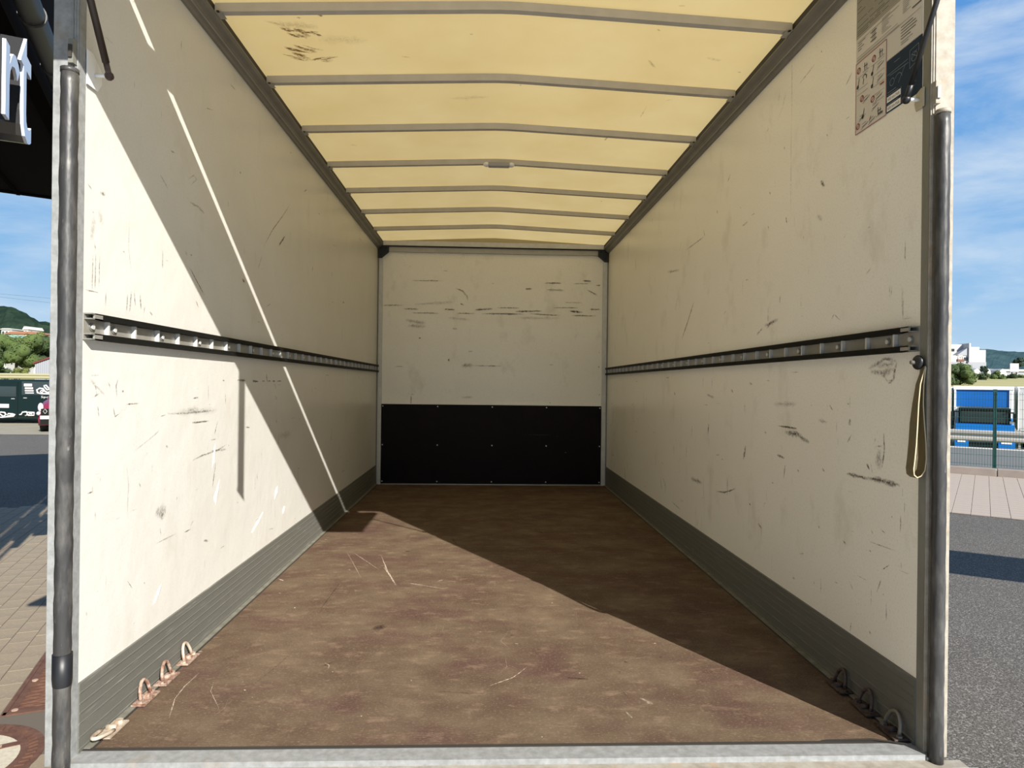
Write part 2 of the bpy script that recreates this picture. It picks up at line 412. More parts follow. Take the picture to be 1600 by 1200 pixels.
(5.3,-0.55,0.441,1.892,0.53,1.549,0.589,1.373),
(3.5,0.4,0.33,1.449,0.332,1.216,0.331,1.031),
(2.6,0.3,0.346,0.637,0.32,0.481,0.291,0.345),
(8.7,-0.8,0.058,2.25,0.075,2.238),
(8.1,-0.8,0.036,1.46,0.068,1.429),
(7.5,-0.7,0.104,1.25,0.112,1.247),
(6.1,-0.7,0.221,1.067,0.229,1.055),
(3.7,-0.8,0.28,0.341,0.287,0.333),
(5.5,-0.7,0.419,1.291,0.428,1.281),
(6.1,-0.7,0.326,1.62,0.336,1.607),
(3.2,-0.5,0.472,0.526,0.492,0.507,0.493,0.479),
(41.9,0.5,0.581,0.854,0.617,0.829),
(8.5,-0.4,0.019,0.63,0.04,0.619),
(8.1,-0.6,0.012,1.977,0.023,2.009),
(3.9,-0.4,0.033,0.1,0.047,0.097),
(3.8,-0.4,0.037,0.07,0.05,0.069),
(2.3,-0.35,0.17,0.396,0.186,0.331,0.252,0.226),
(4.0,-0.25,0.244,1.968,0.416,1.468),
(5.7,0.35,0.246,1.445,0.258,1.441),
(6.5,0.35,0.233,1.841,0.246,1.836)],'ceiling':[(9.2,0.6,0.263,0.81,0.292,0.835,0.334,0.832),
(11.2,0.55,0.276,0.827,0.313,0.86),
(11.6,0.6,0.231,0.921,0.261,0.948,0.3,0.965),
(9.0,0.55,0.218,1.0,0.269,1.028),
(6.1,0.6,0.305,1.042,0.353,1.026),
(6.2,0.5,0.327,0.706,0.345,0.705),
(12.6,0.2,0.175,0.748,0.243,0.786),
(10.0,0.3,0.631,1.025,0.665,1.027),
(4.7,0.5,0.909,0.859,0.923,0.858),
(7.7,0.6,1.119,1.281,1.13,1.282),
(10.7,0.3,0.23,0.712,0.25,0.703),
(36.4,0.15,0.203,0.771,0.357,0.796),
(57.2,0.12,0.334,0.887,0.52,0.893),
(16.4,0.15,0.234,1.982,0.271,1.998),
(34.6,0.12,0.803,1.422,0.987,1.409),
(10.8,0.2,0.556,1.232,0.63,1.239),
(8.5,0.3,1.622,0.971,1.664,1.032),
(6.2,0.4,1.597,0.743,1.613,0.757),
(7.8,0.45,1.612,1.793,1.606,1.856),
(12.0,0.8,1.78,2.982,1.794,2.992),
(16.6,0.15,1.839,0.921,1.904,0.935),
(6.9,0.3,1.998,1.01,2.017,1.015),
(3.9,0.3,1.72,1.402,1.719,1.529),
(8.7,0.3,1.632,0.593,1.652,0.586),
(6.4,0.4,1.405,0.534,1.415,0.539),
(8.6,0.25,1.789,1.326,1.812,1.302)]}

# ------------------------------------------------------------------ geometry helpers
class MB:
    def __init__(s): s.v = []; s.f = []; s.m = []; s.mats = []; s.sm = []
    def mi(s, m):
        if m not in s.mats: s.mats.append(m)
        return s.mats.index(m)
    def face(s, idx, m, smooth=False): s.f.append(idx); s.m.append(s.mi(m)); s.sm.append(smooth)
    def hexa(s, p, m):
        b = len(s.v); s.v += [tuple(q) for q in p]
        for q in ((0, 3, 2, 1), (4, 5, 6, 7), (0, 1, 5, 4), (1, 2, 6, 5), (2, 3, 7, 6), (3, 0, 4, 7)): s.face([b + i for i in q], m)
    def box(s, a, b, m, O=None, X=None, Y=None, Z=None):
        p = [(a[0], a[1], a[2]), (b[0], a[1], a[2]), (b[0], b[1], a[2]), (a[0], b[1], a[2]), (a[0], a[1], b[2]), (b[0], a[1], b[2]), (b[0], b[1], b[2]), (a[0], b[1], b[2])]
        if O is not None:
            X = Vector(X); Y = Vector(Y); Z = Vector(Z) if Z is not None else Vector((0, 0, 1)); O = Vector(O)
            p = [O + X * q[0] + Y * q[1] + Z * q[2] for q in p]
        s.hexa(p, m); return s
    def prism(s, prof, A, B, m, P=None, Q=None, smooth=False, cap=True):
        """profile [(p, q)] in the plane (P, Q) swept from A to B"""
        A = Vector(A); B = Vector(B); P = Vector(P); Q = Vector(Q); n = len(prof); b = len(s.v)
        for E in (A, B): s.v += [tuple(E + P * p + Q * q) for p, q in prof]
        for i in range(n):
            j = (i + 1) % n; s.face([b + i, b + j, b + n + j, b + n + i], m, smooth)
        if cap: s.face([b + i for i in range(n)][::-1], m); s.face([b + n + i for i in range(n)], m)
        return s
    def tube(s, pts, r, m, n=10, closed=False, smooth=True, rs=None):
        pts = [Vector(p) for p in pts]; b = len(s.v); L = len(pts); up = None
        for i, p in enumerate(pts):
            a = pts[(i - 1) % L] if (closed or i > 0) else p; c = pts[(i + 1) % L] if (closed or i < L - 1) else p
            d = (c - a).normalized()
            if up is None: up = d.orthogonal().normalized()
            up = (up - d * up.dot(d)).normalized(); w = d.cross(up); rr = rs[i] if rs else r
            s.v += [tuple(p + up * math.cos(2 * PI * k / n) * rr + w * math.sin(2 * PI * k / n) * rr) for k in range(n)]
        for i in range(L if closed else L - 1):
            j = (i + 1) % L
            for k in range(n):
                l = (k + 1) % n; s.face([b + i * n + k, b + i * n + l, b + j * n + l, b + j * n + k], m, smooth)
        if not closed: s.face([b + k for k in range(n)][::-1], m); s.face([b + (L - 1) * n + k for k in range(n)], m)
        return s
    def quad(s, a, b, c, d, m):
        i = len(s.v); s.v += [tuple(a), tuple(b), tuple(c), tuple(d)]; s.face([i, i + 1, i + 2, i + 3], m); return s
    def poly(s, pts, m):
        i = len(s.v); s.v += [tuple(p) for p in pts]; s.face(list(range(i, i + len(pts))), m); return s
    def ball(s, c, r, m, nu=10, nv=6, sq=(1, 1, 1)):
        c = Vector(c); b = len(s.v)
        for i in range(nv + 1):
            th = PI * i / nv
            for k in range(nu):
                ph = 2 * PI * k / nu; s.v.append((c.x + r * sq[0] * math.sin(th) * math.cos(ph), c.y + r * sq[1] * math.sin(th) * math.sin(ph), c.z + r * sq[2] * math.cos(th)))
        for i in range(nv):
            for k in range(nu):
                l = (k + 1) % nu; s.face([b + i * nu + k, b + (i + 1) * nu + k, b + (i + 1) * nu + l, b + i * nu + l], m, True)
        return s
    def build(s, name, parent=None, **props):
        me = bpy.data.meshes.new(name); me.from_pydata(s.v, [], s.f)
        for m in s.mats: me.materials.append(m)
        me.polygons.foreach_set('material_index', s.m); me.polygons.foreach_set('use_smooth', s.sm); me.update(); me.validate()
        o = bpy.data.objects.new(name, me); C.objects.link(o)
        if parent is not None: o.parent = parent
        for k_, v_ in props.items(): o[k_] = v_
        return o

def empty(name, loc=(0, 0, 0), label=None, cat=None, group=None, kind=None):
    o = bpy.data.objects.new(name, None); C.objects.link(o); o.location = loc; o.empty_display_size = 0.1
    if label: o['label'] = label
    if cat: o['category'] = cat
    if group: o['group'] = group
    if kind: o['kind'] = kind
    return o
def tag(o, label, cat, group=None):
    o['label'] = label; o['category'] = cat
    if group: o['group'] = group
    return o
def adopt(child, parent):
    """parent a child built in world coordinates under an Empty that stands elsewhere (no rotation)"""
    child.parent = parent; child.location = -Vector(parent.location); return child
def part(mb, name, root, **p):
    o = mb.build(name, **p); return adopt(o, root)
def copy_tree(o, parent=None):
    c = o.copy(); C.objects.link(c)
    if parent is not None: c.parent = parent
    for ch in list(o.children): copy_tree(ch, c)
    return c
def bevel(o, w=0.002, seg=2):
    b = o.modifiers.new('bevel', 'BEVEL'); b.width = w; b.segments = seg; b.limit_method = 'ANGLE'; return o

def text_mesh(s, name, size, m, O, X, Z, depth=0.0, fit=None, shear=0.0, space=1.0):
    """lettering as a mesh: X is the reading direction, Z the letters' up"""
    cu = bpy.data.curves.new(name, 'FONT'); cu.body = s; cu.size = 1.0; cu.extrude = 0.0; cu.shear = shear; cu.space_character = space; cu.resolution_u = 3
    ob = bpy.data.objects.new(name, cu); C.objects.link(ob); bpy.context.view_layer.update()
    dg = bpy.context.evaluated_depsgraph_get(); me = bpy.data.meshes.new_from_object(ob.evaluated_get(dg))
    bpy.data.objects.remove(ob); bpy.data.curves.remove(cu)
    xs = [v.co.x for v in me.vertices]; ys = [v.co.y for v in me.vertices]
    x0, x1_, y0, y1 = min(xs), max(xs), min(ys), max(ys)
    sx = sy = size
    if fit: sx = fit[0] / (x1_ - x0); sy = fit[1] / (y1 - y0)
    X = Vector(X).normalized(); Z = Vector(Z).normalized(); Nn = X.cross(Z); O = Vector(O)
    mb = MB(); base = [O + X * ((v.co.x - x0) * sx) + Z * ((v.co.y - y0) * sy) for v in me.vertices]
    n = len(base); mb.v = [tuple(p + Nn * 0.0) for p in base]
    for p in me.polygons: mb.face(list(p.vertices), m)
    if depth:
        mb.v += [tuple(p - Nn * depth) for p in base]
        cnt = {}
        for p in me.polygons:
            vs_ = list(p.vertices)
            for i in range(len(vs_)):
                a, b = vs_[i], vs_[(i + 1) % len(vs_)]; cnt.setdefault((min(a, b), max(a, b)), []).append((a, b))
        for p in me.polygons: mb.face([i + n for i in list(p.vertices)[::-1]], m)
        for k_, l in cnt.items():
            if len(l) == 1: a, b = l[0]; mb.face([b, a, a + n, b + n], m)
    bpy.data.meshes.remove(me)
    return mb

def ribbons(name, items, P, Q, O, m_pos, m_neg, parent, seed=1, **props):
    """soft-edged smears lying on a surface: items (width mm, strength, p, q, p, q, ...)"""
    rr = random.Random(seed); V = []; F = []; FM = []; fade = []
    P = Vector(P); Q = Vector(Q); O = Vector(O)
    for idx, it in enumerate(items):
        w, dk = it[0] * 1.25 / 1000.0, it[1]; pts = [(it[i], it[i + 1]) for i in range(2, len(it), 2)]
        if abs(pts[0][0] - pts[-1][0]) + abs(pts[0][1] - pts[-1][1]) < 1e-4: pts[-1] = (pts[-1][0] + 0.006, pts[-1][1])
        sm = []
        for i in range(len(pts) - 1):
            (a, b), (c, d) = pts[i], pts[i + 1]; ln = math.hypot(c - a, d - b); n = max(2, min(12, int(ln / 0.012)))
            sm += [(a + (c - a) * k_ / n, b + (d - b) * k_ / n) for k_ in range(n)]
        sm.append(pts[-1]); L = len(sm); off = O + P.cross(Q) * (0.00004 * (idx % 9)); base = len(V)
        for i, (a, b) in enumerate(sm):
            i0, i1 = max(0, i - 1), min(L - 1, i + 1); dx, dy = sm[i1][0] - sm[i0][0], sm[i1][1] - sm[i0][1]; l = math.hypot(dx, dy) or 1e-6
            nx, ny = -dy / l, dx / l; tt = i / (L - 1); end = min(1, 0.25 + 3.2 * min(tt, 1 - tt)); ww = w * 0.62 * (0.6 + 0.7 * rr.random()) * (0.55 + 0.45 * end)
            j = w * 0.15 * (rr.random() - 0.5)
            for k_ in (-1, 0, 1):
                V.append(tuple(off + P * (a + nx * (ww * k_ + j)) + Q * (b + ny * (ww * k_ + j)))); fade.append(abs(dk) * end * (0.75 + 0.5 * rr.random()) if k_ == 0 else 0.0)
        for i in range(L - 1):
            for k_ in (0, 1): q = base + i * 3 + k_; F.append((q, q + 1, q + 4, q + 3)); FM.append(0 if dk > 0 else 1)
    me = bpy.data.meshes.new(name); me.from_pydata(V, [], F); me.materials.append(m_pos); me.materials.append(m_neg)
    me.polygons.foreach_set('material_index', FM); at_ = me.attributes.new('fade', 'FLOAT', 'POINT'); at_.data.foreach_set('value', fade); me.update()
    o = bpy.data.objects.new(name, me); C.objects.link(o); o.parent = parent; o['kind'] = 'stuff'
    for k_, v_ in props.items(): o[k_] = v_
    return o
# ================================================================== THE LOAD BOX
BW, BL, BH = 2.1, 4.389, 2.20          # inner width, length, height at the eaves
ZG = -0.9                              # ground

floor = MB().box((0, 0.02, -0.022), (BW, BL, 0.0), FLOOR).build('floor', kind='structure')
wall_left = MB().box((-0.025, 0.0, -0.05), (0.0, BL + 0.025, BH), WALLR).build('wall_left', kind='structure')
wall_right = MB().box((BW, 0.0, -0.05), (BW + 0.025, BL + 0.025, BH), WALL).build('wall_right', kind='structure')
wall_rear = MB().box((0, BL, -0.05), (BW, BL + 0.025, BH + 0.01), WALL).build('wall_rear', kind='structure')
# roof skin: shallow pitched arch, one translucent sheet
def roofz(x):
    a = abs(x - BW / 2) / (BW / 2); return 0.047 * (1 - math.sqrt(a * a + 0.003)) / (1 - math.sqrt(0.003)) if a < 1 else 0.0
mb = MB(); nx_ = 24
for j, y in enumerate((-0.02, BL * 0.33, BL * 0.66, BL + 0.02)):
    for i in range(nx_ + 1):
        x = -0.02 + (BW + 0.04) * i / nx_; mb.v.append((x, y, BH + 0.004 + max(0, roofz(x))))
for j in range(3):
    for i in range(nx_): a = j * (nx_ + 1) + i; mb.face([a, a + 1, a + nx_ + 2, a + nx_ + 1], ROOF, True)
ceiling = mb.build('ceiling', kind='structure')
# arched closing strip above the rear wall
mb = MB(); mb.prism([(0, BH)] + [(BW, BH)] + [(BW - BW * i / 16, BH + 0.0035 + max(0, roofz(BW - BW * i / 16))) for i in range(17)], (0, BL - 0.004, 0), (0, BL + 0.001, 0), mat('roof_edge_strip', (0.42, 0.36, 0.22), 0.7), (1, 0, 0), (0, 0, 1)); mb.build('closing_strip', wall_rear)
# roof bows, each a bar bent at the middle, with an end bracket at each rail
BOWY = (0.09, 0.632, 1.165, 1.70, 2.235, 2.755, 3.29, 3.83)
for y in BOWY:
    mb = MB(); xs = [0.05, 0.35, 0.70, 0.95, 1.02, 1.08, 1.15, 1.40, 1.75, 2.05]; b = len(mb.v)
    for x in xs:
        z = 2.170 + roofz(x) * 0.9
        mb.v += [(x, y, z), (x, y + 0.026, z), (x, y + 0.026, z + 0.030), (x, y, z + 0.030)]
    for i in range(len(xs) - 1):
        for q in range(4): r_ = (q + 1) % 4; a = b + i * 4; mb.face([a + q, a + 4 + q, a + 4 + r_, a + r_], BOWM)
    mb.face([b, b + 1, b + 2, b + 3], BOWM); a = b + (len(xs) - 1) * 4; mb.face([a + 3, a + 2, a + 1, a], BOWM)
    bow = mb.build('roof_bow', ceiling)
    for sx, x in ((1, 0.046), (-1, 2.054)):
        m2 = MB(); m2.box((min(x, x + sx * 0.03), y - 0.012, 2.168), (max(x, x + sx * 0.03), y + 0.04, 2.1705), ALU); m2.box((x + sx * 0.020 - 0.004, y - 0.016, 2.164), (x + sx * 0.020 + 0.004, y - 0.008, 2.168), BLKP)
        m2.build('end_bracket', bow)
# a dent in the first bow's foot at the right rail, as in the photo: torn dark opening and bent tongue
tear = MB().poly([(2.045, 0.655, 2.1655), (2.062, 0.64, 2.1640), (2.066, 0.70, 2.1640), (2.052, 0.715, 2.1655)], DARKFILL)
rc_ = random.Random(8)
for m_ in MARKS['ceiling'][:6]:
    for k_ in range(5):
        dx_, dy_ = rc_.uniform(-0.05, 0.05), rc_.uniform(-0.03, 0.03)
        MARKS['ceiling'].append((rc_.uniform(5, 20), rc_.uniform(0.25, 0.75)) + tuple(m_[i] + (dx_ if i % 2 == 0 else dy_) for i in range(2, len(m_))))
ribbons('roof_stains', MARKS['ceiling'], (1, 0, 0), (0, 1, 0), (0, 0, 0), STAINB, STAINB, ceiling, 5)
# lay the stains on the arched skin
o = [c for c in ceiling.children if c.name.startswith('roof_stains')][0]
for v in o.data.vertices: v.co.z = BH + 0.003 + max(0, roofz(v.co.x)) - 0.0012 - v.co.z * 3

# side rails under the roof edge
def side_rail(name, sx, x0):
    prof = [(0, 2.128), (0.010, 2.128), (0.014, 2.136), (0.026, 2.144), (0.032, 2.152), (0.046, 2.158), (0.054, 2.166), (0.054, 2.170), (0.046, 2.172), (0.0, 2.172)]
    if sx < 0: prof = [(-p, q) for p, q in prof][::-1]
    r_ = MB().prism([(p, q) for p, q in prof], (x0, 0.0, 0), (x0, BL, 0), ALUD, (1, 0, 0), (0, 0, 1)).build(name, kind='structure')
    s0, s1 = sorted((x0 + sx * 0.0, x0 + sx * 0.044))
    MB().box((s0, 0.0, 2.172), (s1, BL, 2.203), DARKFILL).build('roof_gap_shade', r_)  # dark strip standing in for the shaded gap between rail and roof
    MB().box((x0 + sx * 0.024 - 0.0015, 0, 2.1405), (x0 + sx * 0.024 + 0.0015, BL, 2.143), ALU).build('ridge', r_)
    return r_
trim_1 = side_rail('trim_1', 1, 0.0); trim_2 = side_rail('trim_2', -1, BW)
tear.build('torn_opening', trim_2)
# rear wall trims
trim_3 = MB().box((0.0, BL - 0.014, 0.0), (0.012, BL, 2.05), CHAN).box((0.012, BL - 0.020, 0.0), (0.046, BL, 2.05), ALUL).build('trim_3', kind='structure')
trim_4 = MB().box((BW - 0.012, BL - 0.014, 0.0), (BW, BL, 2.05), CHAN).box((BW - 0.050, BL - 0.020, 0.0), (BW - 0.012, BL, 2.05), ALUL).build('trim_4', kind='structure')
trim_5 = MB().box((0.10, BL - 0.022, 2.105), (BW - 0.10, BL, 2.150), ALU).box((0.06, BL - 0.040, 2.150), (BW - 0.06, BL, 2.158), DARKFILL).box((0.05, BL - 0.05, 2.158), (BW - 0.05, BL - 0.001, 2.20), ALUL).build('trim_5', kind='structure')
for x0, sx, side in ((0.0, 1, 'left'), (BW, -1, 'right')):
    prof = [(0, 2.045), (0.035, 2.045), (0.098, 2.098), (0.098, 2.160), (0, 2.160)]
    if sx < 0: prof = [(-p, q) for p, q in prof][::-1]
    e_ = empty('corner_bracket', (x0, BL - 0.03, 2.10), 'black corner bracket at the top %s of the white rear wall' % side, 'bracket', 'black brackets in the rear top corners')
    part(MB().prism(prof, (x0 + sx * 0.002, BL - 0.034, 0), (x0 + sx * 0.002, BL - 0.023, 0), BLKP, (1, 0, 0), (0, 0, 1)), 'plate', e_)
    for px, pz in ((0.03, 2.135), (0.075, 2.135), (0.03, 2.075)):
        part(MB().tube([(x0 + sx * px, BL - 0.034, pz), (x0 + sx * px, BL - 0.038, pz)], 0.006, BLKR, 8), 'screw', e_)
# black kick panel
kp = empty('kick_panel', (BW / 2, BL - 0.01, 0), 'black board screwed to the lower part of the rear wall', 'panel')
bevel(part(MB().box((0.048, BL - 0.016, 0.012), (BW - 0.052, BL - 0.004, 0.728), BLACK), 'board', kp), 0.002)
for px in (0.06, 0.555, 1.05, 1.545, 2.035):
    for pz in (0.03, 0.36, 0.71):
        part(MB().tube([(px, BL - 0.015, pz), (px, BL - 0.019, pz)], 0.006, ALUL, 8), 'screw', kp)
part(MB().box((0.046, BL - 0.018, 0.728), (BW - 0.05, BL - 0.004, 0.734), WHITEP), 'top_edge', kp)
part(MB().box((0.046, BL - 0.022, 0.0), (BW - 0.05, BL - 0.004, 0.010), ALU), 'bottom_edge', kp)
ribbons('scratches', [(3, -0.12, 1.32, 0.46, 1.60, 0.462), (4, -0.15, 1.62, 0.45, 1.66, 0.452), (6, -0.4, 1.715, 0.30, 1.73, 0.301), (3, -0.1, 0.5, 0.2, 0.6, 0.23)], (1, 0, 0), (0, 0, 1), (0, BL - 0.0165, 0), SCRATCH, SCRATCH, kp, 3).location = -Vector(kp.location)

ALUS = mat('dirty_floor_strip', (0.24, 0.235, 0.20), 0.6, 0.1, (0.13, 0.12, 0.09), 10, 0.9, (1, 2, 1))
# aluminium kick plates along the side walls, ribbed
def kick(name, sx, x0):
    zs = [0.0]; prof = [(0.0, 0.002), (0.0045, 0.002)]
    for z in (0.012, 0.041, 0.075, 0.100, 0.123, 0.150):
        prof += [(0.0045, z - 0.002), (0.0068, z - 0.001), (0.0068, z + 0.001), (0.0045, z + 0.002)]
    prof += [(0.0045, 0.172), (0.0, 0.174)]
    if sx < 0: prof = [(-p, q) for p, q in prof][::-1]
    b_ = MB().prism(prof, (x0, 0.0, 0), (x0, BL - 0.02, 0), SKIRT, (1, 0, 0), (0, 0, 1)).build(name, kind='structure')
    l0, l1 = sorted((x0 + sx * 0.0045, x0 + sx * 0.020))
    MB().box((l0, 0.02, 0.0), (l1, BL - 0.02, 0.005), ALUS).build('floor_strip', b_)
    l0, l1 = sorted((x0 + sx * 0.020, x0 + sx * 0.026)); MB().box((l0, 0.02, 0.0003), (l1, BL - 0.02, 0.0015), DARKFILL).build('dirt_line', b_, kind='stuff')
    return b_
baseboard_left = kick('baseboard_left', 1, 0.0); baseboard_right = kick('baseboard_right', -1, BW)

# marks on the setting; beside the traced ones a scatter of small faint nicks
rn_ = random.Random(31)
for side_ in ('left', 'right'):
    for i in range(150):
        y = 4.3 * rn_.random() ** 1.5 + 0.03; z = rn_.uniform(0.2, 2.05) if rn_.random() < 0.45 else rn_.uniform(0.2, 1.0); l_ = rn_.uniform(0.004, 0.05) * (1 + y * 0.4); a = rn_.choice((0, PI / 2, PI / 2, rn_.uniform(0, PI)))
        MARKS[side_].append((rn_.uniform(1.2, 4.5), rn_.uniform(0.15, 0.5), y, z, y + l_ * math.cos(a), z + l_ * math.sin(a)))
ribbons('scuff_marks', MARKS['left'], (0, 1, 0), (0, 0, 1), (0.0006, 0, 0), SCUFF, SCRATCH, wall_left, 11)
ribbons('scuff_marks', MARKS['right'], (0, 1, 0), (0, 0, 1), (BW - 0.0010, 0, 0), SCUFF, SCRATCH, wall_right, 12)
ribbons('scuff_marks', MARKS['rear'], (1, 0, 0), (0, 0, 1), (0, BL - 0.0008, 0), SCUFF, SCRATCH, wall_rear, 13)
rr = random.Random(3); extra = list(MARKS['floor'])
for i in range(70):
    x, y = rr.uniform(0.08, 2.0), rr.uniform(0.08, 3.2); s_ = rr.uniform(0.002, 0.006); a = rr.uniform(0, 6.28)
    extra.append((rr.uniform(1.5, 4), -rr.uniform(0.3, 0.8), x, y, x + s_ * math.cos(a), y + s_ * math.sin(a)))
for i in range(46):
    x, y = rr.uniform(0.15, 1.8), rr.uniform(0.1, 3.0); s_ = rr.uniform(0.03, 0.25); a = rr.uniform(0, 3.14); c_ = rr.uniform(-0.6, 0.6)
    extra.append((1.6, -rr.uniform(0.10, 0.26), x, y, x + s_ * 0.5 * math.cos(a), y + s_ * 0.5 * math.sin(a), x + s_ * math.cos(a + c_), y + s_ * math.sin(a + c_)))
for i in range(26):
    x, y = rr.uniform(0.15, 1.9), rr.uniform(0.15, 3.8); s_ = rr.uniform(0.01, 0.05); a = rr.uniform(0, 3.14)
    extra.append((rr.uniform(6, 16), rr.uniform(0.12, 0.4), x, y, x + s_ * math.cos(a), y + s_ * math.sin(a)))
ribbons('scratches', extra, (1, 0, 0), (0, 1, 0), (0, 0, 0.0006), DARKST, SCRATCH, floor, 14)
# peeled laminate flakes standing proud of the left wall, and a few blisters
def flake(y, z, pts, h=0.004, m=FLAKE):
    mb = MB(); c = len(pts); b = 0
    cy = sum(p[0] for p in pts) / c; cz = sum(p[1] for p in pts) / c
    mb.v = [(0.0004, y + p[0], z + p[1]) for p in pts] + [(h, y + cy, z + cz)]
    for i in range(c): mb.face([i, (i + 1) % c, c], m)
    mb.build('paint_blister', wall_left)
# (along wall, up)
flake(0.795, 0.490, [(0, 0.0), (0.030, 0.030), (0.055, 0.062), (0.050, 0.020), (0.022, -0.030)])
flake(1.19, 0.275, [(0, 0), (0.06, 0.028), (0.15, 0.062), (0.155, 0.055), (0.08, 0.020), (0.02, -0.006)], 0.005)
flake(1.50, 0.36, [(0, 0), (0.012, 0.05), (0.045, 0.06), (0.035, 0.02)], 0.006)
flake(1.62, 0.27, [(0, 0), (0.02, 0.035), (0.05, 0.03), (0.03, -0.005)], 0.005)
flake(0.36, 0.245, [(0, 0), (0.03, 0.035), (0.055, 0.05), (0.05, 0.03), (0.02, 0.0)], 0.004)
flake(0.78, 0.60, [(0, 0), (0.012, 0.07), (0.03, 0.09), (0.028, 0.02)], 0.003)

# threshold
trim_6 = MB().box((-0.0, -0.042, -0.03), (BW, 0.020, 0.002), GALV).build('trim_6', kind='structure')
MB().box((-0.075, -0.125, -0.10), (BW + 0.085, -0.042, -0.012), GALV2).build('outer_lip', trim_6)
MB().box((-0.02, 0.012, 0.0), (BW + 0.0, 0.024, 0.0035), DARKFILL).build('dirty_joint', trim_6)
mb = MB(); mb.box((2.13, -0.13, -0.10), (2.195, -0.09, -0.004), WHITEP); mb.build('end_block', trim_6)
MB().poly([(1.86, 0.022, 0.004), (2.00, 0.020, 0.006), (2.075, -0.010, 0.010), (2.078, -0.004, 0.010), (2.0, 0.030, 0.006), (1.88, 0.030, 0.004)], DARKFILL).build('bent_edge', trim_6)

# ================================================================== REAR FRAME POSTS
def door_post(side):
    s_ = 1 if side == 'right' else -1; x0 = BW if side == 'right' else 0.0
    wout = 0.061 if side == 'right' else 0.058
    lab = {'right': 'galvanised steel door post at the right of the opening, black dented bar on its front', 'left': 'galvanised steel door post at the left of the opening, black dented bar on its front'}[side]
    root = empty('door_post', (x0, -0.03, -0.012), lab, 'post', 'door posts either side of the opening')
    X = lambda a: x0 + s_ * a
    def bx(y0, y1, a0, a1, z0, z1, m): p, q = sorted((X(a0), X(a1))); return MB().box((p, y0, z0), (q, y1, z1), m)
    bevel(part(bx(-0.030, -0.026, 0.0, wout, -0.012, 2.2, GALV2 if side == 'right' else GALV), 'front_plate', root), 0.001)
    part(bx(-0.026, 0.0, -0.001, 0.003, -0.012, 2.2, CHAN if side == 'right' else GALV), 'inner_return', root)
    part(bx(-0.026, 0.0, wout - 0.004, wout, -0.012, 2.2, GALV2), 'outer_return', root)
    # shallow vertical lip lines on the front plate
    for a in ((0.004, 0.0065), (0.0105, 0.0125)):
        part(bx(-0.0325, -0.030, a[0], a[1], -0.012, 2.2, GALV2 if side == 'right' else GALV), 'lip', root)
    # black bar, dented
    px, pr = (0.0195, 0.0165) if side == 'right' else (0.006, 0.0190)
    py = -0.032 - pr; top = 1.605 if side == 'right' else 1.640
    rq = random.Random(5 if side == 'right' else 9); n = 70; pts = []; rs = []
    for i in range(n + 1):
        z = -0.012 + (top + 0.012) * i / n; pts.append((X(px) + rq.uniform(-1, 1) * 0.0005, py, z)); rs.append(pr * (1 + rq.uniform(-0.045, 0.03)))
    bar = part(MB().tube(pts, pr, PIPE, 16, rs=rs), 'black_bar', root)
    if side == 'left':
        cap = part(MB().tube([(X(px), py, 0.185), (X(px), py, 0.195), (X(px), py, 0.21), (X(px), py, 0.268)], pr * 1.12, BLKP, 16, rs=[pr * 0.9, pr * 1.05, pr * 1.12, pr * 1.12]), 'sleeve', root)
    part(MB().tube([(X(px), py, top), (X(px), py, top + 0.010)], pr * 1.04, PIPE if side == 'left' else GALV2, 16), 'end_cap', root)
    # catch block above the bar
    cx = X(0.008) if side == 'left' else X(0.010)
    cb = part(bx(-0.046, -0.030, 0.002, 0.014, top + 0.028, top + 0.085, GALV2 if side == 'right' else CHAN), 'catch', root)
    part(bx(-0.050, -0.046, 0.004, 0.012, top + 0.04, top + 0.07, DARKFILL if side == 'left' else GALV), 'catch_face', root)
    return root
door_post('left'); door_post('right')

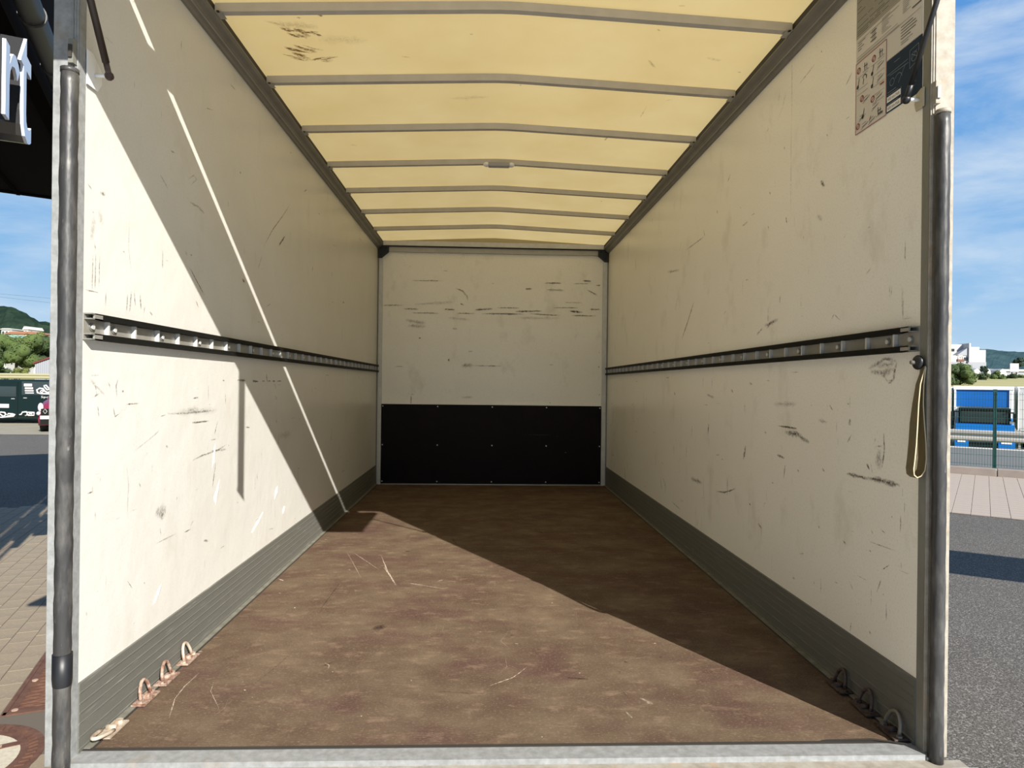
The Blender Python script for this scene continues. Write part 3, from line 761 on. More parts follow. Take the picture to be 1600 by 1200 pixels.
# ================================================================== LASHING RAILS
ALUB = mat('rail_aluminium_shaded', (0.36, 0.345, 0.31), 0.35, 0.3, (0.24, 0.23, 0.20), 9, 0.8, (1, 1, 0.4))  # back plate toned darker: shadow of the black edge put into its colour
def lashing_rail(side):
    x0, s_ = (0.0, 1) if side == 'left' else (BW, -1)
    z0, z1 = 1.014, 1.0795
    root = empty('lashing_rail', (x0, 0.0, z0), 'long slotted lashing rail with black edges along the %s white wall' % side, 'rail', 'lashing rails on the side walls')
    def bx(y0, y1, a0, a1, za, zb, m): p, q = sorted((x0 + s_ * a0, x0 + s_ * a1)); return MB().box((p, y0, za), (q, y1, zb), m)
    part(bx(0.0, BL - 0.005, 0.0, 0.003, z0, z1, ALUB), 'back_plate', root)
    for za, zb in ((z0, z0 + 0.0155), (z1 - 0.0155, z1)):
        part(bx(0.050, BL - 0.005, 0.003, 0.021, za, zb, BLKR), 'black_edge', root)
        # open folded end of the edge
        mb = MB(); 
        for q in ((za, za + 0.003), (zb - 0.003, zb)):
            p0, p1 = sorted((x0 + s_ * 0.003, x0 + s_ * 0.021)); mb.box((p0, 0.002, q[0]), (p1, 0.050, q[1]), CHAN)
        p0, p1 = sorted((x0 + s_ * 0.016, x0 + s_ * 0.021)); mb.box((p0, 0.016, za), (p1, 0.050, zb), ALU)
        part(mb, 'folded_end', root)
    n = 34; y = 0.088; i = 0
    while y < BL - 0.03:
        part(bx(y, y + 0.007, 0.003, 0.0135, z0 + 0.0155, z1 - 0.0155, ALUL), 'divider', root)
        y += 0.1305
    ys = [0.032, 0.130] + [0.088 + 0.1305 * k_ + 0.04 for k_ in range(2, 33, 2)]
    for yy in ys:
        c = x0 + s_ * 0.003; zc = (z0 + z1) / 2
        part(MB().tube([(c, yy, zc), (c + s_ * 0.002, yy, zc)], 0.0105, CHAN, 12).tube([(c + s_ * 0.002, yy, zc), (c + s_ * 0.006, yy, zc)], 0.0065, ALUL, 10), 'rivet', root)
    return root
lashing_rail('left'); lashing_rail('right')

# ================================================================== LASHING RINGS AT THE FLOOR EDGE
def ring(y, x0, s_, side, tilt, label, met, plate_m, r=0.027, flat=False):
    cx = x0 + s_ * 0.026
    root = empty('lashing_ring', (cx, y, 0.0), label, 'ring', 'lashing rings at the %s floor edge' % side)
    part(MB().box((min(x0 + s_ * 0.008, x0 + s_ * 0.046), y - 0.045, 0.0052), (max(x0 + s_ * 0.008, x0 + s_ * 0.046), y + 0.045, 0.0092), plate_m), 'base_plate', root)
    part(MB().tube([(cx, y + 0.034, 0.009), (cx, y + 0.034, 0.016)], 0.010, met, 6, smooth=False), 'bolt', root)
    part(MB().tube([(cx, y - 0.034, 0.009), (cx, y - 0.034, 0.014)], 0.008, met, 6, smooth=False), 'bolt', root)
    mb = MB(); mb.tube([(cx - 0.013, y, 0.013), (cx + 0.013, y, 0.013)], 0.0075, plate_m, 10); part(mb, 'hinge_sleeve', root)
    pts = []
    for i in range(13):
        a = PI * i / 12
        if flat: p = Vector((cx + 0.016 * math.cos(a) * -1, y - 0.02 + 0.062 * math.sin(a) * -1, 0.016 + 0.010 * math.sin(a)))
        else:
            p = Vector((cx + s_ * (-0.012 * math.sin(a) + tilt * math.sin(a)), y + r * math.cos(a), 0.014 + 0.046 * math.sin(a)))
        pts.append(p)
    part(MB().tube(pts, 0.0048, met, 8), 'ring_loop', root)
    return root
ring(0.105, 0.0, 1, 'left', 0.0, 'lashing ring lying flat in the front left floor corner, worn bare steel', WORN, WORN, flat=True)
ring(0.275, 0.0, 1, 'left', 0.004, 'upright rusty lashing ring, second from the opening on the left floor edge', RUST, RUST)
ring(0.400, 0.0, 1, 'left', 0.006, 'upright rusty lashing ring, third from the opening on the left floor edge', RUST, RUST)
ring(0.545, 0.0, 1, 'left', 0.0, 'pale worn lashing ring farthest from the opening on the left floor edge', WORN, RUST)
ring(0.060, BW, -1, 'right', 0.0, 'dark lashing ring nearest the right door post on the shaded floor edge', ALUD, RUSTD, r=0.032)
ring(0.185, BW, -1, 'right', 0.0, 'dark lashing ring in the middle of the three on the right floor edge', RUSTD, RUSTD, r=0.030)
ring(0.320, BW, -1, 'right', 0.0, 'dark lashing ring farthest into the box on the right floor edge', RUSTD, RUSTD, r=0.028)

# ================================================================== LAMP ON THE FOURTH BOW
lx, ly = 1.048, 2.21; lz = 2.170 + roofz(1.05) * 0.9
lamp = empty('interior_lamp', (lx, ly, lz), 'small grey and white tube lamp under the fourth roof bow', 'lamp')
bevel(part(MB().box((lx - 0.062, ly - 0.012, lz - 0.024), (lx + 0.062, ly + 0.030, lz), LAMPG), 'lens', lamp), 0.005, 3)
for q in (-1, 1):
    part(MB().ball((lx + q * 0.072, ly + 0.009, lz - 0.010), 0.018, LAMPW, 12, 8, (1.1, 1.2, 0.75)), 'end_cap', lamp)

# ================================================================== STICKERS ON THE RIGHT WALL
XS = BW - 0.0015
def rq_(mb, y0, y1, z0, z1, m, off=0.0): x = XS - off; mb.quad((x, y1, z0), (x, y0, z0), (x, y0, z1), (x, y1, z1), m); return mb
def slab(y0, y1, z0, z1, m): return MB().box((XS, y0, z0), (BW - 0.0004, y1, z1), m)
def line(mb, a, b, w, m, off=0.0008):
    (y0, z0), (y1, z1) = a, b; l = math.hypot(y1 - y0, z1 - z0) or 1e-6; ny, nz_ = -(z1 - z0) / l * w / 2, (y1 - y0) / l * w / 2; x = XS - off
    mb.quad((x, y0 + ny, z0 + nz_), (x, y0 - ny, z0 - nz_), (x, y1 - ny, z1 - nz_), (x, y1 + ny, z1 + nz_), m)
def arc(mb, c, r, a0, a1, w, m, n=10, off=0.0008):
    for i in range(n):
        a, b = a0 + (a1 - a0) * i / n, a0 + (a1 - a0) * (i + 1) / n
        line(mb, (c[0] + r * math.cos(a), c[1] + r * math.sin(a)), (c[0] + r * math.cos(b), c[1] + r * math.sin(b)), w, m, off)
rs_ = random.Random(21)
# upper instruction sheet
sh = empty('instruction_sheet', (XS, 0.16, 1.84), 'large pale instruction sheet with dense grey text at the top right', 'sticker')
part(MB().box((XS, 0.006, 1.835), (BW - 0.0004, 0.310, 2.12), PAPER), 'sheet', sh)
mb = MB(); rq_(mb, 0.092, 0.309, 1.972, 2.12, PAPERG, 0.0004); part(mb, 'grey_field', sh)
mb = MB(); z = 2.112
while z > 1.976:
    y = 0.304
    while y > 0.10:
        l = rs_.uniform(0.02, 0.09); line(mb, (y, z), (max(0.097, y - l), z), 0.0022, INK if rs_.random() < 0.35 else INKL); y -= l + 0.006
    z -= 0.0062
for z in (1.935, 1.942, 1.950, 1.957): line(mb, (0.300, z), (0.300 - rs_.uniform(0.02, 0.045), z), 0.002, INK)
for z in (1.962, 1.915, 1.908): line(mb, (0.305, z), (0.10 + rs_.uniform(0, 0.01), z), 0.0014, INKL)
for y in (0.225, 0.218, 0.212): line(mb, (y, 1.925), (y, 1.962), 0.002, INKL)
for z in (1.930, 1.942, 1.955): line(mb, (0.235, z), (0.205, z), 0.0025, INK)
for z in [1.925 + 0.0052 * i for i in range(9)]: line(mb, (0.180, z), (0.180 - rs_.uniform(0.02, 0.055), z), 0.0016, INKL)
for z in [1.93 + 0.0052 * i for i in range(30)]:
    line(mb, (0.085, z), (0.085 - rs_.uniform(0.015, 0.035), z), 0.0016, INKL)
for z in (1.848, 1.854, 1.863, 1.871, 1.879, 1.887, 1.895): line(mb, (0.092, z), (0.092 - rs_.uniform(0.03, 0.075), z), 0.0022, INK if z > 1.86 else INKL)
line(mb, (0.045, 1.922), (0.008, 1.922), 0.004, INK)
line(mb, (0.305, 1.905), (0.008, 1.905), 0.0012, INKL)
part(mb, 'printed_text', sh, kind='stuff')
mb = MB(); rq_(mb, 0.010, 0.045, 1.945, 1.985, INKY, 0.0008); rq_(mb, 0.015, 0.045, 1.958, 1.985, INKB, 0.0011); part(mb, 'colour_patch', sh)
# safety card in a red frame
sc = empty('safety_card', (XS, 0.23, 1.685), 'white safety card in a thin red frame with small pictograms, beside the navy sticker', 'sticker')
part(MB().box((XS - 0.0006, 0.156, 1.685), (BW - 0.0004, 0.308, 1.898), PAPER), 'card', sc)
mb = MB()
for a, b in (((0.156, 1.685), (0.308, 1.685)), ((0.308, 1.685), (0.308, 1.898)), ((0.308, 1.898), (0.156, 1.898)), ((0.156, 1.898), (0.156, 1.685))): line(mb, a, b, 0.0024, INKR, 0.0012)
part(mb, 'red_frame', sc)
mb = MB(); ring_c = [(0.293, 1.873), (0.216, 1.873), (0.275, 1.782), (0.220, 1.757), (0.295, 1.706)]
for c in ring_c: arc(mb, c, 0.0085, 0, 2 * PI, 0.003, INKR, 14, 0.0014); line(mb, (c[0] - 0.006, c[1] + 0.006), (c[0] + 0.006, c[1] - 0.006), 0.0028, INKR, 0.0014)
line(mb, (0.185, 1.783), (0.165, 1.783), 0.005, INKR, 0.0014); line(mb, (0.235, 1.70), (0.228, 1.712), 0.003, INKR, 0.0014)
part(mb, 'prohibition_signs', sc)
mb = MB()
def fig(y, z, k_):
    if k_ == 0: line(mb, (y, z - 0.012), (y, z + 0.010), 0.003, INK, .0014); line(mb, (y - 0.010, z - 0.012), (y - 0.010, z + 0.006), 0.002, INK, .0014); line(mb, (y + 0.004, z), (y - 0.014, z), 0.0024, INK, .0014); line(mb, (y + 0.010, z - 0.014), (y - 0.022, z - 0.014), 0.002, INKL, .0014)
    if k_ == 1: arc(mb, (y, z), 0.010, 0.3, 3.6, 0.0035, INK, 8, .0014); line(mb, (y + 0.008, z - 0.016), (y + 0.004, z), 0.003, INK, .0014)
    if k_ == 2: line(mb, (y, z + 0.014), (y + 0.006, z - 0.008), 0.0026, INK, .0014); arc(mb, (y + 0.008, z - 0.010), 0.004, 0, 6.28, 0.005, INK, 6, .0014)
    if k_ == 3: line(mb, (y + 0.015, z - 0.010), (y - 0.020, z + 0.002), 0.002, INKL, .0014); line(mb, (y + 0.012, z - 0.004), (y - 0.014, z - 0.002), 0.002, INKL, .0014); line(mb, (y + 0.01, z + 0.004), (y - 0.01, z + 0.006), 0.0018, INKL, .0014)
for y, z, k_ in ((0.262, 1.873, 0), (0.186, 1.876, 0), (0.290, 1.835, 2), (0.262, 1.838, 1), (0.216, 1.842, 2), (0.187, 1.842, 3), (0.216, 1.806, 2), (0.186, 1.806, 3), (0.255, 1.775, 3), (0.192, 1.755, 3), (0.262, 1.735, 2), (0.275, 1.728, 3), (0.210, 1.733, 3), (0.192, 1.712, 0), (0.262, 1.700, 3), (0.225, 1.700, 3)): fig(y, z, k_)
for z in (1.855, 1.822, 1.790, 1.765, 1.742): line(mb, (0.228 if z > 1.8 else 0.222, z), (0.164, z), 0.0012, INKL, .0014)
for z in (1.852, 1.815, 1.80): line(mb, (0.302, z), (0.245, z), 0.0012, INKL, .0014)
line(mb, (0.193, 1.702), (0.170, 1.702), 0.005, INK, .0014)
part(mb, 'pictograms', sc, kind='stuff')
# navy sticker
nv = empty('navy_sticker', (XS, 0.08, 1.69), 'dark navy sticker with two white height boxes, behind the right gas strut', 'sticker')
part(MB().box((XS - 0.0004, 0.004, 1.687), (BW - 0.0004, 0.1545, 1.833), BLUE), 'sheet', nv)
for z, s_ in ((1.715, '400 mm Hub'), (1.690, '600 mm Hub')):
    mb = MB(); rq_(mb, 0.090, 0.151, z, z + 0.016, WHITEP, 0.0008); part(mb, 'white_box', nv)
    part(text_mesh(s_, 'lettering', 1, INK, (XS - 0.0012, 0.147, z + 0.004), (0, -1, 0), (0, 0, 1), fit=(0.052, 0.008)), 'lettering', nv)
mb = MB()
for a, b in (((0.052, 1.765), (0.052, 1.812)), ((0.052, 1.812), (0.016, 1.816)), ((0.016, 1.816), (0.016, 1.775)), ((0.016, 1.775), (0.052, 1.765)), ((0.045, 1.800), (0.022, 1.785)), ((0.045, 1.785), (0.024, 1.803)), ((0.150, 1.792), (0.06, 1.795)), ((0.140, 1.787), (0.058, 1.785)), ((0.120, 1.815), (0.095, 1.815)), ((0.100, 1.75), (0.07, 1.787)), ((0.045, 1.735), (0.03, 1.735)), ((0.042, 1.722), (0.026, 1.722)), ((0.045, 1.712), (0.030, 1.712)), ((0.148, 1.735), (0.100, 1.735)), ((0.148, 1.742), (0.110, 1.742)), ((0.148, 1.709), (0.100, 1.709)), ((0.088, 1.69), (0.088, 1.735))): line(mb, a, b, 0.0014, INKW, .0012)
arc(mb, (0.128, 1.765), 0.010, 0, 6.28, 0.0014, INKW, 12, .0012); arc(mb, (0.10, 1.76), 0.016, 0.5, 3.0, 0.0014, INKW, 10, .0012)
arc(mb, (0.034, 1.790), 0.012, 0, 6.28, 0.0012, INKW, 12, .0012)
part(mb, 'line_drawing', nv, kind='stuff')

# ================================================================== TOP FLAP (opened outwards over the doorway), its gas struts and pull strap
FLAPM = mat('flap_panel', (0.70, 0.70, 0.68), 0.5)
flap = empty('rear_flap', (BW / 2, -0.12, 2.17), 'horizontal white top flap propped open above the doorway', 'flap')
part(MB().box((0.0, -0.69, 2.140), (BW, -0.12, 2.168), FLAPM), 'panel', flap)
part(MB().box((0.0, -0.695, 2.133), (BW, -0.665, 2.172), GALV), 'front_edge', flap)
for hx in (0.288, 1.95):
    part(MB().box((hx - 0.024, -0.16, 2.166), (hx + 0.024, -0.04, 2.190), GALV), 'hinge', flap)
trim_7 = MB().box((-0.06, -0.082, 2.170), (BW + 0.06, 0.0, 2.26), GALV).build('trim_7', kind='structure')
MB().box((0.0, -0.03, 2.185), (BW, 0.0, 2.2), GALV).build('inner_edge', trim_7)
def strut(side, A, B, rusty):
    A = Vector(A); B = Vector(B); d = (B - A).normalized(); L = (B - A).length
    root = empty('gas_strut', A, ('black gas strut with a rusty brown foot, upper left of the doorway' if rusty else 'thin black gas strut crossing the navy sticker, upper right of the doorway'), 'gas strut', 'gas struts holding the top flap')
    part(MB().tube([A + d * 0.03, A + d * (L * 0.60)], 0.0085 if rusty else 0.0065, mat('strut_brown_black', (0.028, 0.018, 0.014), 0.5) if rusty else BLKP, 12), 'cylinder', root)
    part(MB().tube([A + d * (L * 0.60), B], 0.0045, GALV, 10), 'piston_rod', root)
    part(MB().tube([A, A + d * 0.035], 0.007, RUSTD if rusty else BLKP, 10).ball(A, 0.011, RUSTD if rusty else BLKP), 'ball_joint', root)
    s_ = 1 if side == 'left' else -1; xw = 0.0 if side == 'left' else BW
    part(MB().tube([(xw + s_ * 0.004, A.y, A.z), A], 0.005, WHITEP, 8), 'stud', root)
    if side == 'left': prof = [(-0.032, -0.034), (0.012, -0.034), (0.030, -0.010), (0.026, 0.022), (-0.010, 0.050), (-0.032, 0.050)]
    else: prof = [(-0.020, -0.022), (0.010, -0.026), (0.016, -0.004), (0.010, 0.018), (-0.010, 0.026), (-0.020, 0.026)]
    x_a, x_b = (0.003, 0.006) if side == 'left' else (BW - 0.006, BW - 0.003)
    part(MB().prism(prof, (x_a, A.y, A.z), (x_b, A.y, A.z), WHITEP if side == 'left' else mat('cream_bracket', (0.45, 0.40, 0.28), 0.5), (0, 1, 0), (0, 0, 1)), 'wall_plate', root)
    return root
strut('left', (0.040, 0.030, 1.672), (0.040, -0.235, 2.135), True)
strut('right', (2.062, 0.010, 1.664), (2.062, -0.270, 2.135), False)
ps = empty('pull_strap', (1.04, -0.68, 2.133), 'black pull strap hanging from the middle of the open top flap', 'strap')
mb = MB(); mb.box((1.020, -0.693, 1.66), (1.060, -0.690, 2.133), mat('dark_webbing', (0.012, 0.012, 0.013), 0.95, spec=0.05)); part(mb, 'webbing', ps)
part(MB().tube([(1.018, -0.6915, 1.655), (1.062, -0.6915, 1.655)], 0.006, BLKP, 8), 'handle', ps)

# ================================================================== OLIVE STRAP LOOP ON THE RIGHT POST
hs = empty('strap_loop', (2.095, -0.012, 0.985), 'long olive webbing strap loop hanging on the right door post', 'strap')
part(MB().ball((2.0875, -0.010, 0.985), 0.019, BLKP, 12, 8, (0.55, 1.0, 1.0)), 'knot', hs)
part(MB().tube([(2.0985, -0.010, 0.985), (2.068, -0.010, 0.985)], 0.005, CHAN, 8), 'hook', hs)
def loop_band(w):
    # loop drawn in the (x, z) plane facing the doorway, the band's width runs along y
    path = [(2.094, 0.975), (2.084, 0.93), (2.080, 0.88), (2.076, 0.83), (2.071, 0.78), (2.067, 0.74), (2.066, 0.715), (2.070, 0.700), (2.079, 0.693), (2.088, 0.698), (2.094, 0.712), (2.096, 0.74), (2.096, 0.78), (2.094, 0.83), (2.092, 0.88), (2.092, 0.93), (2.094, 0.972)]
    n = len(path); mb = MB(); T = 0.0014
    nor = []
    for i in range(n):
        a = path[max(0, i - 1)]; c = path[min(n - 1, i + 1)]; dx, dz = c[0] - a[0], c[1] - a[1]; l = math.hypot(dx, dz); nor.append((-dz / l, dx / l))
    for i, (x, z) in enumerate(path):
        nx2, nz2 = nor[i]; tw = 0.35 + 0.65 * min(1, min(i, n - 1 - i) / 3.0); yo = -0.030 + 0.004 * math.sin(i)
        for q, t_ in ((0, T), (1, T), (1, -T), (0, -T)): mb.v.append((x + nx2 * t_, yo + q * w * tw, z + nz2 * t_))
    for i in range(n - 1):
        a = i * 4
        for q in range(4): r_ = (q + 1) % 4; mb.face([a + q, a + r_, a + 4 + r_, a + 4 + q], STRAPE if q == 3 else STRAP)
    return mb
part(loop_band(0.030), 'webbing', hs)
# ================================================================== THE YARD
ASPH = mat('asphalt', (0.080, 0.072, 0.062), 0.9, col2=(0.104, 0.095, 0.083), nscale=0.6, namt=0.7, bump=0.6, bscale=90, spec=0.2, bdist=0.01)
two_noise(ASPH, (0.25, 0.235, 0.21), 85, 0.52, 0.62, 0.75, (1, 1, 1), 2); two_noise(ASPH, (0.035, 0.033, 0.03), 70, 0.54, 0.62, 0.8, (1, 1, 1), 2)
PAV = mat('paver_buff', (0.255, 0.205, 0.14), 0.85, col2=(0.20, 0.16, 0.115), nscale=3, namt=0.8, bump=0.3, bscale=70, bdist=0.004)
two_noise(PAV, (0.34, 0.29, 0.22), 60, 0.55, 0.7, 0.5, (1, 1, 1), 3)
PAVR = mat('paver_rose', (0.36, 0.295, 0.24), 0.85, col2=(0.29, 0.24, 0.195), nscale=2, namt=0.8, bump=0.2, bscale=60, bdist=0.004)
JOINT = mat('joint_sand', (0.11, 0.09, 0.07), 0.95)
KERB = mat('kerb_stone', (0.29, 0.24, 0.20), 0.85, col2=(0.22, 0.18, 0.15), nscale=4, namt=0.7)
CONC = mat('concrete_ground', (0.27, 0.24, 0.18), 0.9, col2=(0.20, 0.19, 0.13), nscale=1.2, namt=0.8)
GRASS = mat('dry_grass', (0.20, 0.20, 0.06), 0.95, col2=(0.32, 0.29, 0.12), nscale=0.5, namt=0.9, bump=0.5, bscale=8, bdist=0.1)
RUSTI = mat('rusty_cast_iron', (0.080, 0.033, 0.021), 0.9, col2=(0.145, 0.070, 0.043), nscale=18, namt=0.8, bump=0.3, bscale=90, bdist=0.004)
CONCP = mat('cover_concrete', (0.52, 0.47, 0.37), 0.9, col2=(0.36, 0.32, 0.25), nscale=60, namt=0.7)
ground = MB().prism([(-60, -25), (60, -25), (60, -15.0), (6.3, 26.6), (-20, 27), (-60, 27)], (0, 0, ZG - 0.3), (0, 0, ZG), ASPH, (1, 0, 0), (0, 1, 0)).build('ground', kind='structure')

# pale ground added unseen behind the camera to bounce light into the box
bounce_ground = MB().box((-12, -24, ZG - 0.1), (16, 0.7, ZG + 0.003), mat('pale_bounce', (0.62, 0.60, 0.55), 0.9, col2=(0.56, 0.54, 0.49), nscale=1.0, namt=0.7)).build('bounce_ground', kind='structure')
# --- left paving: rows of stones; boundary to the asphalt
ra = Vector((-0.345, 0.9386, 0)).normalized(); rn = Vector((ra.y, -ra.x, 0))      # along the rows, across them
bd0 = Vector((-5.79, 7.86, 0)); bdd = Vector((0.80, 0.60, 0)).normalized()
bdn = Vector((bdd.y, -bdd.x, 0))                                                 # towards the camera side
pav = empty('paving_left', (-3.2, 4.2, ZG), kind='structure')
p0 = bd0 - bdd * 6; p1 = bd0 + bdd * 3.0; p2 = p1 + Vector((3.0, -9.5, 0)); p3 = p0 + Vector((2.2, -14, 0))
adopt(MB().poly([(p.x, p.y, ZG + 0.0100) for p in (p3, p2, p1, p0)], JOINT).build('sand_bed'), pav)
edge_pt = Vector((-1.585, 2.0, 0))          # the cast-iron cover begins right of this row line
def ok(c):
    if (c - bd0).dot(bdn) < 0.09: return False
    return True
W_, L_ = 0.1385, 0.208
org = edge_pt - rn * 0.004
near = []; far = []
for i in range(-46, 12):
    for j in range(-40, 50):
        c = org + rn * ((i + 0.5) * W_) + ra * ((j + (0.5 if i % 2 else 0)) * L_)
        if not ok(c) or c.y < -1.5 or c.y > 13: continue
        if 0 <= i < 6 and 1.86 < c.y < 3.2 - 0.05 * i: continue
        if (c - Vector((-1.5, 1.52, 0))).length < 0.45: continue
        if c.x > -0.35: continue
        q = c - Vector((CAM.x, CAM.y, 0)); tanv = q.x * math.cos(YAW) - q.y * math.sin(YAW); dep = q.x * math.sin(YAW) + q.y * math.cos(YAW)
        k_ = tanv / max(dep, 0.01)
        (near if (-0.80 < k_ < -0.64 and dep > 3.0 and c.y < 8.6) else far).append(c)
pr_ = random.Random(4)
def paver_mesh(w, l, h, m, name):
    mb = MB(); w2, l2, b = w / 2 - 0.003, l / 2 - 0.0014, 0.0010
    mb.v = [(-w2, -l2, 0), (w2, -l2, 0), (w2, l2, 0), (-w2, l2, 0), (-w2, -l2, h - b), (w2, -l2, h - b), (w2, l2, h - b), (-w2, l2, h - b), (-w2 + b, -l2 + b, h), (w2 - b, -l2 + b, h), (w2 - b, l2 - b, h), (-w2 + b, l2 - b, h)]
    for f in ((0, 1, 5, 4), (1, 2, 6, 5), (2, 3, 7, 6), (3, 0, 4, 7), (4, 5, 9, 8), (5, 6, 10, 9), (6, 7, 11, 10), (7, 4, 8, 11), (8, 9, 10, 11)): mb.face(list(f), m)
    return mb
near.sort(key=lambda c: (c - CAM).length)
if len(near) > 295: far += near[295:]; near = near[:295]
pm = paver_mesh(W_, L_, 0.010, PAV, 'paver'); first = pm.build('paver', pav); ang = math.atan2(rn.y, rn.x)
for n_i, c in enumerate(near):
    o = first if n_i == 0 else first.copy()
    if n_i: C.objects.link(o); o.parent = pav
    o.location = Vector((c.x, c.y, ZG + 0.003 + pr_.uniform(-0.0012, 0.0012))) - Vector(pav.location); o.rotation_euler = (0, 0, ang)
def field(centres, w, l, m, ax, ay, z, name, parent):
    mb = MB()
    for c in centres:
        w2, l2 = w / 2 - 0.003, l / 2 - 0.003; mb.box((-w2, -l2, 0), (w2, l2, 0.010), m, (c.x, c.y, z + pr_.uniform(-0.001, 0.001)), ax, ay)
    return part(mb, name, parent, kind='stuff')
field(far, W_, L_, PAV, rn, ra, ZG + 0.003, 'outer_pavers', pav)

# --- cast-iron cover and round manhole cover in the left paving
gr = empty('drain_cover', (-1.25, 2.5, ZG), 'rust-brown rectangular cast iron cover with wavy ribs beside the left post', 'drain cover')
mb = MB(); A = edge_pt + ra * 0.0 + rn * 0.006
mb.box((0, -0.02, 0.0), (0.825, 1.22, 0.008), RUSTI, (A.x, A.y, ZG + 0.004), rn, ra); part(mb, 'plate', gr)
mb = MB()
for i in range(49):
    v = 0.06 + i * 0.0235
    pts = []
    for k_ in range(15):
        u = 0.05 + 0.73 * k_ / 14; q = A + rn * u + ra * (v + 0.006 * math.sin(k_ * 1.9 + (i % 2) * PI)); pts.append((q.x, q.y, ZG + 0.0125))
    mb.tube(pts, 0.0042, RUSTI, 5)
part(mb, 'ribs', gr, kind='stuff')
mb = MB()
mb.box((-0.006, -0.02, 0.008), (0.016, 1.22, 0.013), RUSTI, (A.x, A.y, ZG + 0.004), rn, ra); mb.box((0, -0.02, 0.008), (0.825, 0.012, 0.013), RUSTI, (A.x, A.y, ZG + 0.004), rn, ra); part(mb, 'rim', gr)
for u, v in ((0.045, 0.03), (0.045, 0.42), (0.045, 0.80), (0.36, 0.05)):
    q = A + rn * u + ra * v; part(MB().tube([(q.x, q.y, ZG + 0.012), (q.x, q.y, ZG + 0.018)], 0.016, mat('worn_bolt', (0.40, 0.27, 0.20), 0.6), 12), 'bolt', gr)
mc = Vector((-1.50, 1.515, ZG)); mh = empty('manhole_cover', mc, 'round manhole cover with rusty toothed ring and pebbled concrete centre', 'manhole cover')
def disc(r0_, r1_, z0, z1, m, n=48):
    mb = MB()
    for i in range(n):
        a = 2 * PI * i / n; mb.v += [(mc.x + r * math.cos(a), mc.y + r * math.sin(a), mc.z + z) for r, z in ((r0_, z0), (r0_, z1), (r1_, z1), (r1_, z0))]
    for i in range(n):
        j = (i + 1) % n
        for q in range(3): mb.face([i * 4 + q, j * 4 + q, j * 4 + q + 1, i * 4 + q + 1][::-1], m)
    if r0_ == 0: pass
    return mb
part(disc(0.285, 0.385, 0.0, 0.014, RUSTI), 'ring', mh)
mb = MB(); n = 48; mb.poly([(mc.x + 0.287 * math.cos(2 * PI * i / n), mc.y + 0.287 * math.sin(2 * PI * i / n), mc.z + 0.012) for i in range(n)], CONCP); part(mb, 'concrete_centre', mh)
mb = MB()
for i in range(60):
    a = 2 * PI * i / 60; c_ = Vector((math.cos(a), math.sin(a), 0)); tq = Vector((-math.sin(a), math.cos(a), 0)); q = mc + c_ * 0.318
    mb.box((0, -0.006, 0.014), (0.040, 0.006, 0.019), RUSTI, (q.x, q.y, mc.z), (c_ + tq * 0.35).normalized(), tq)
part(mb, 'teeth', mh, kind='stuff')
q = mc + Vector((0.14, 0.17, 0)); dq = Vector((0.85, 0.45, 0)).normalized()
mb = MB(); mb.box((-0.07, -0.020, 0.010), (0.11, 0.020, 0.0155), RUSTI, (q.x, q.y, mc.z), dq, Vector((-dq.y, dq.x, 0))); part(mb, 'lifting_bar', mh)
mb = MB(); mb.box((-0.055, -0.012, 0.0155), (0.0, 0.012, 0.017), mat('worn_bolt', (0.4, .27, .2)), (q.x, q.y, mc.z), dq, Vector((-dq.y, dq.x, 0))); part(mb, 'slot_plate', mh)
part(MB().box((0.0, 0, 0.0), (0.8, 0.12, 0.006), mat('cement_fill', (0.24, 0.225, 0.18), 0.9), (-1.62, 1.90, ZG + 0.003), rn, ra), 'mortar_strip', pav)

# --- far paler strip on the left in front of the parked cars
strip = MB().poly([(-40, 19.8, ZG + 0.006), (6, 21.0, ZG + 0.006), (6, 27, ZG + 0.006), (-40, 27, ZG + 0.006)], CONC).build('parking_strip', kind='structure')

# --- right paving, kerb, road, verge
ku = Vector((0.79, -0.613, 0)); kv = Vector((0.613, 0.79, 0))
def kk(a, b, z=ZG): return Vector((ku.x * a + kv.x * b, ku.y * a + kv.y * b, z))
A0 = 11.02; A1 = 16.50
pr2 = empty('paving_right', kk(1.0, 13.5), kind='structure')
part(MB().poly([kk(-8, A0, ZG + 0.009), kk(9, A0, ZG + 0.009), kk(9, A1, ZG + 0.009), kk(-8, A1, ZG + 0.009)], JOINT), 'sand_bed', pr2)
W2 = 0.235; near = []; far = []
for i in range(-30, 34):
    for j in range(23):
        c = kk((i + 0.5) * W2, A0 + (j + 0.5) * 0.238, 0)
        q = c - Vector((CAM.x, CAM.y, 0)); x_ = q.x * math.cos(YAW) - q.y * math.sin(YAW); d_2 = q.x * math.sin(YAW) + q.y * math.cos(YAW)
        k_ = x_ / d_2; (near if 0.64 < k_ < 0.80 else far).append(c)
near = sorted(near, key=lambda c: (c - CAM).length)
if len(near) > 295: far += near[295:]; near = near[:295]
f2 = paver_mesh(W2, 0.238, 0.010, PAVR, 'paver').build('paver', pr2); ang = math.atan2(ku.y, ku.x)
for n_i, c in enumerate(near):
    o = f2 if n_i == 0 else f2.copy()
    if n_i: C.objects.link(o); o.parent = pr2
    o.location = Vector((c.x, c.y, ZG + 0.003 + pr_.uniform(-0.001, 0.001))) - Vector(pr2.location); o.rotation_euler = (0, 0, ang)
field(far, W2, 0.238, PAVR, ku, kv, ZG + 0.003, 'outer_pavers', pr2)
kb = empty('kerb', kk(2, A1), 'row of pale kerb stones behind the right paving, below the green fence', 'kerb')
for i in range(-6, 9):
    m1 = MB(); m1.box((i * 1.0 + 0.006, 0, 0), (i * 1.0 + 0.994, 0.16, 0.17), KERB, kk(0.02, A1), ku, kv); bevel(part(m1, 'kerb_stone', kb), 0.012)
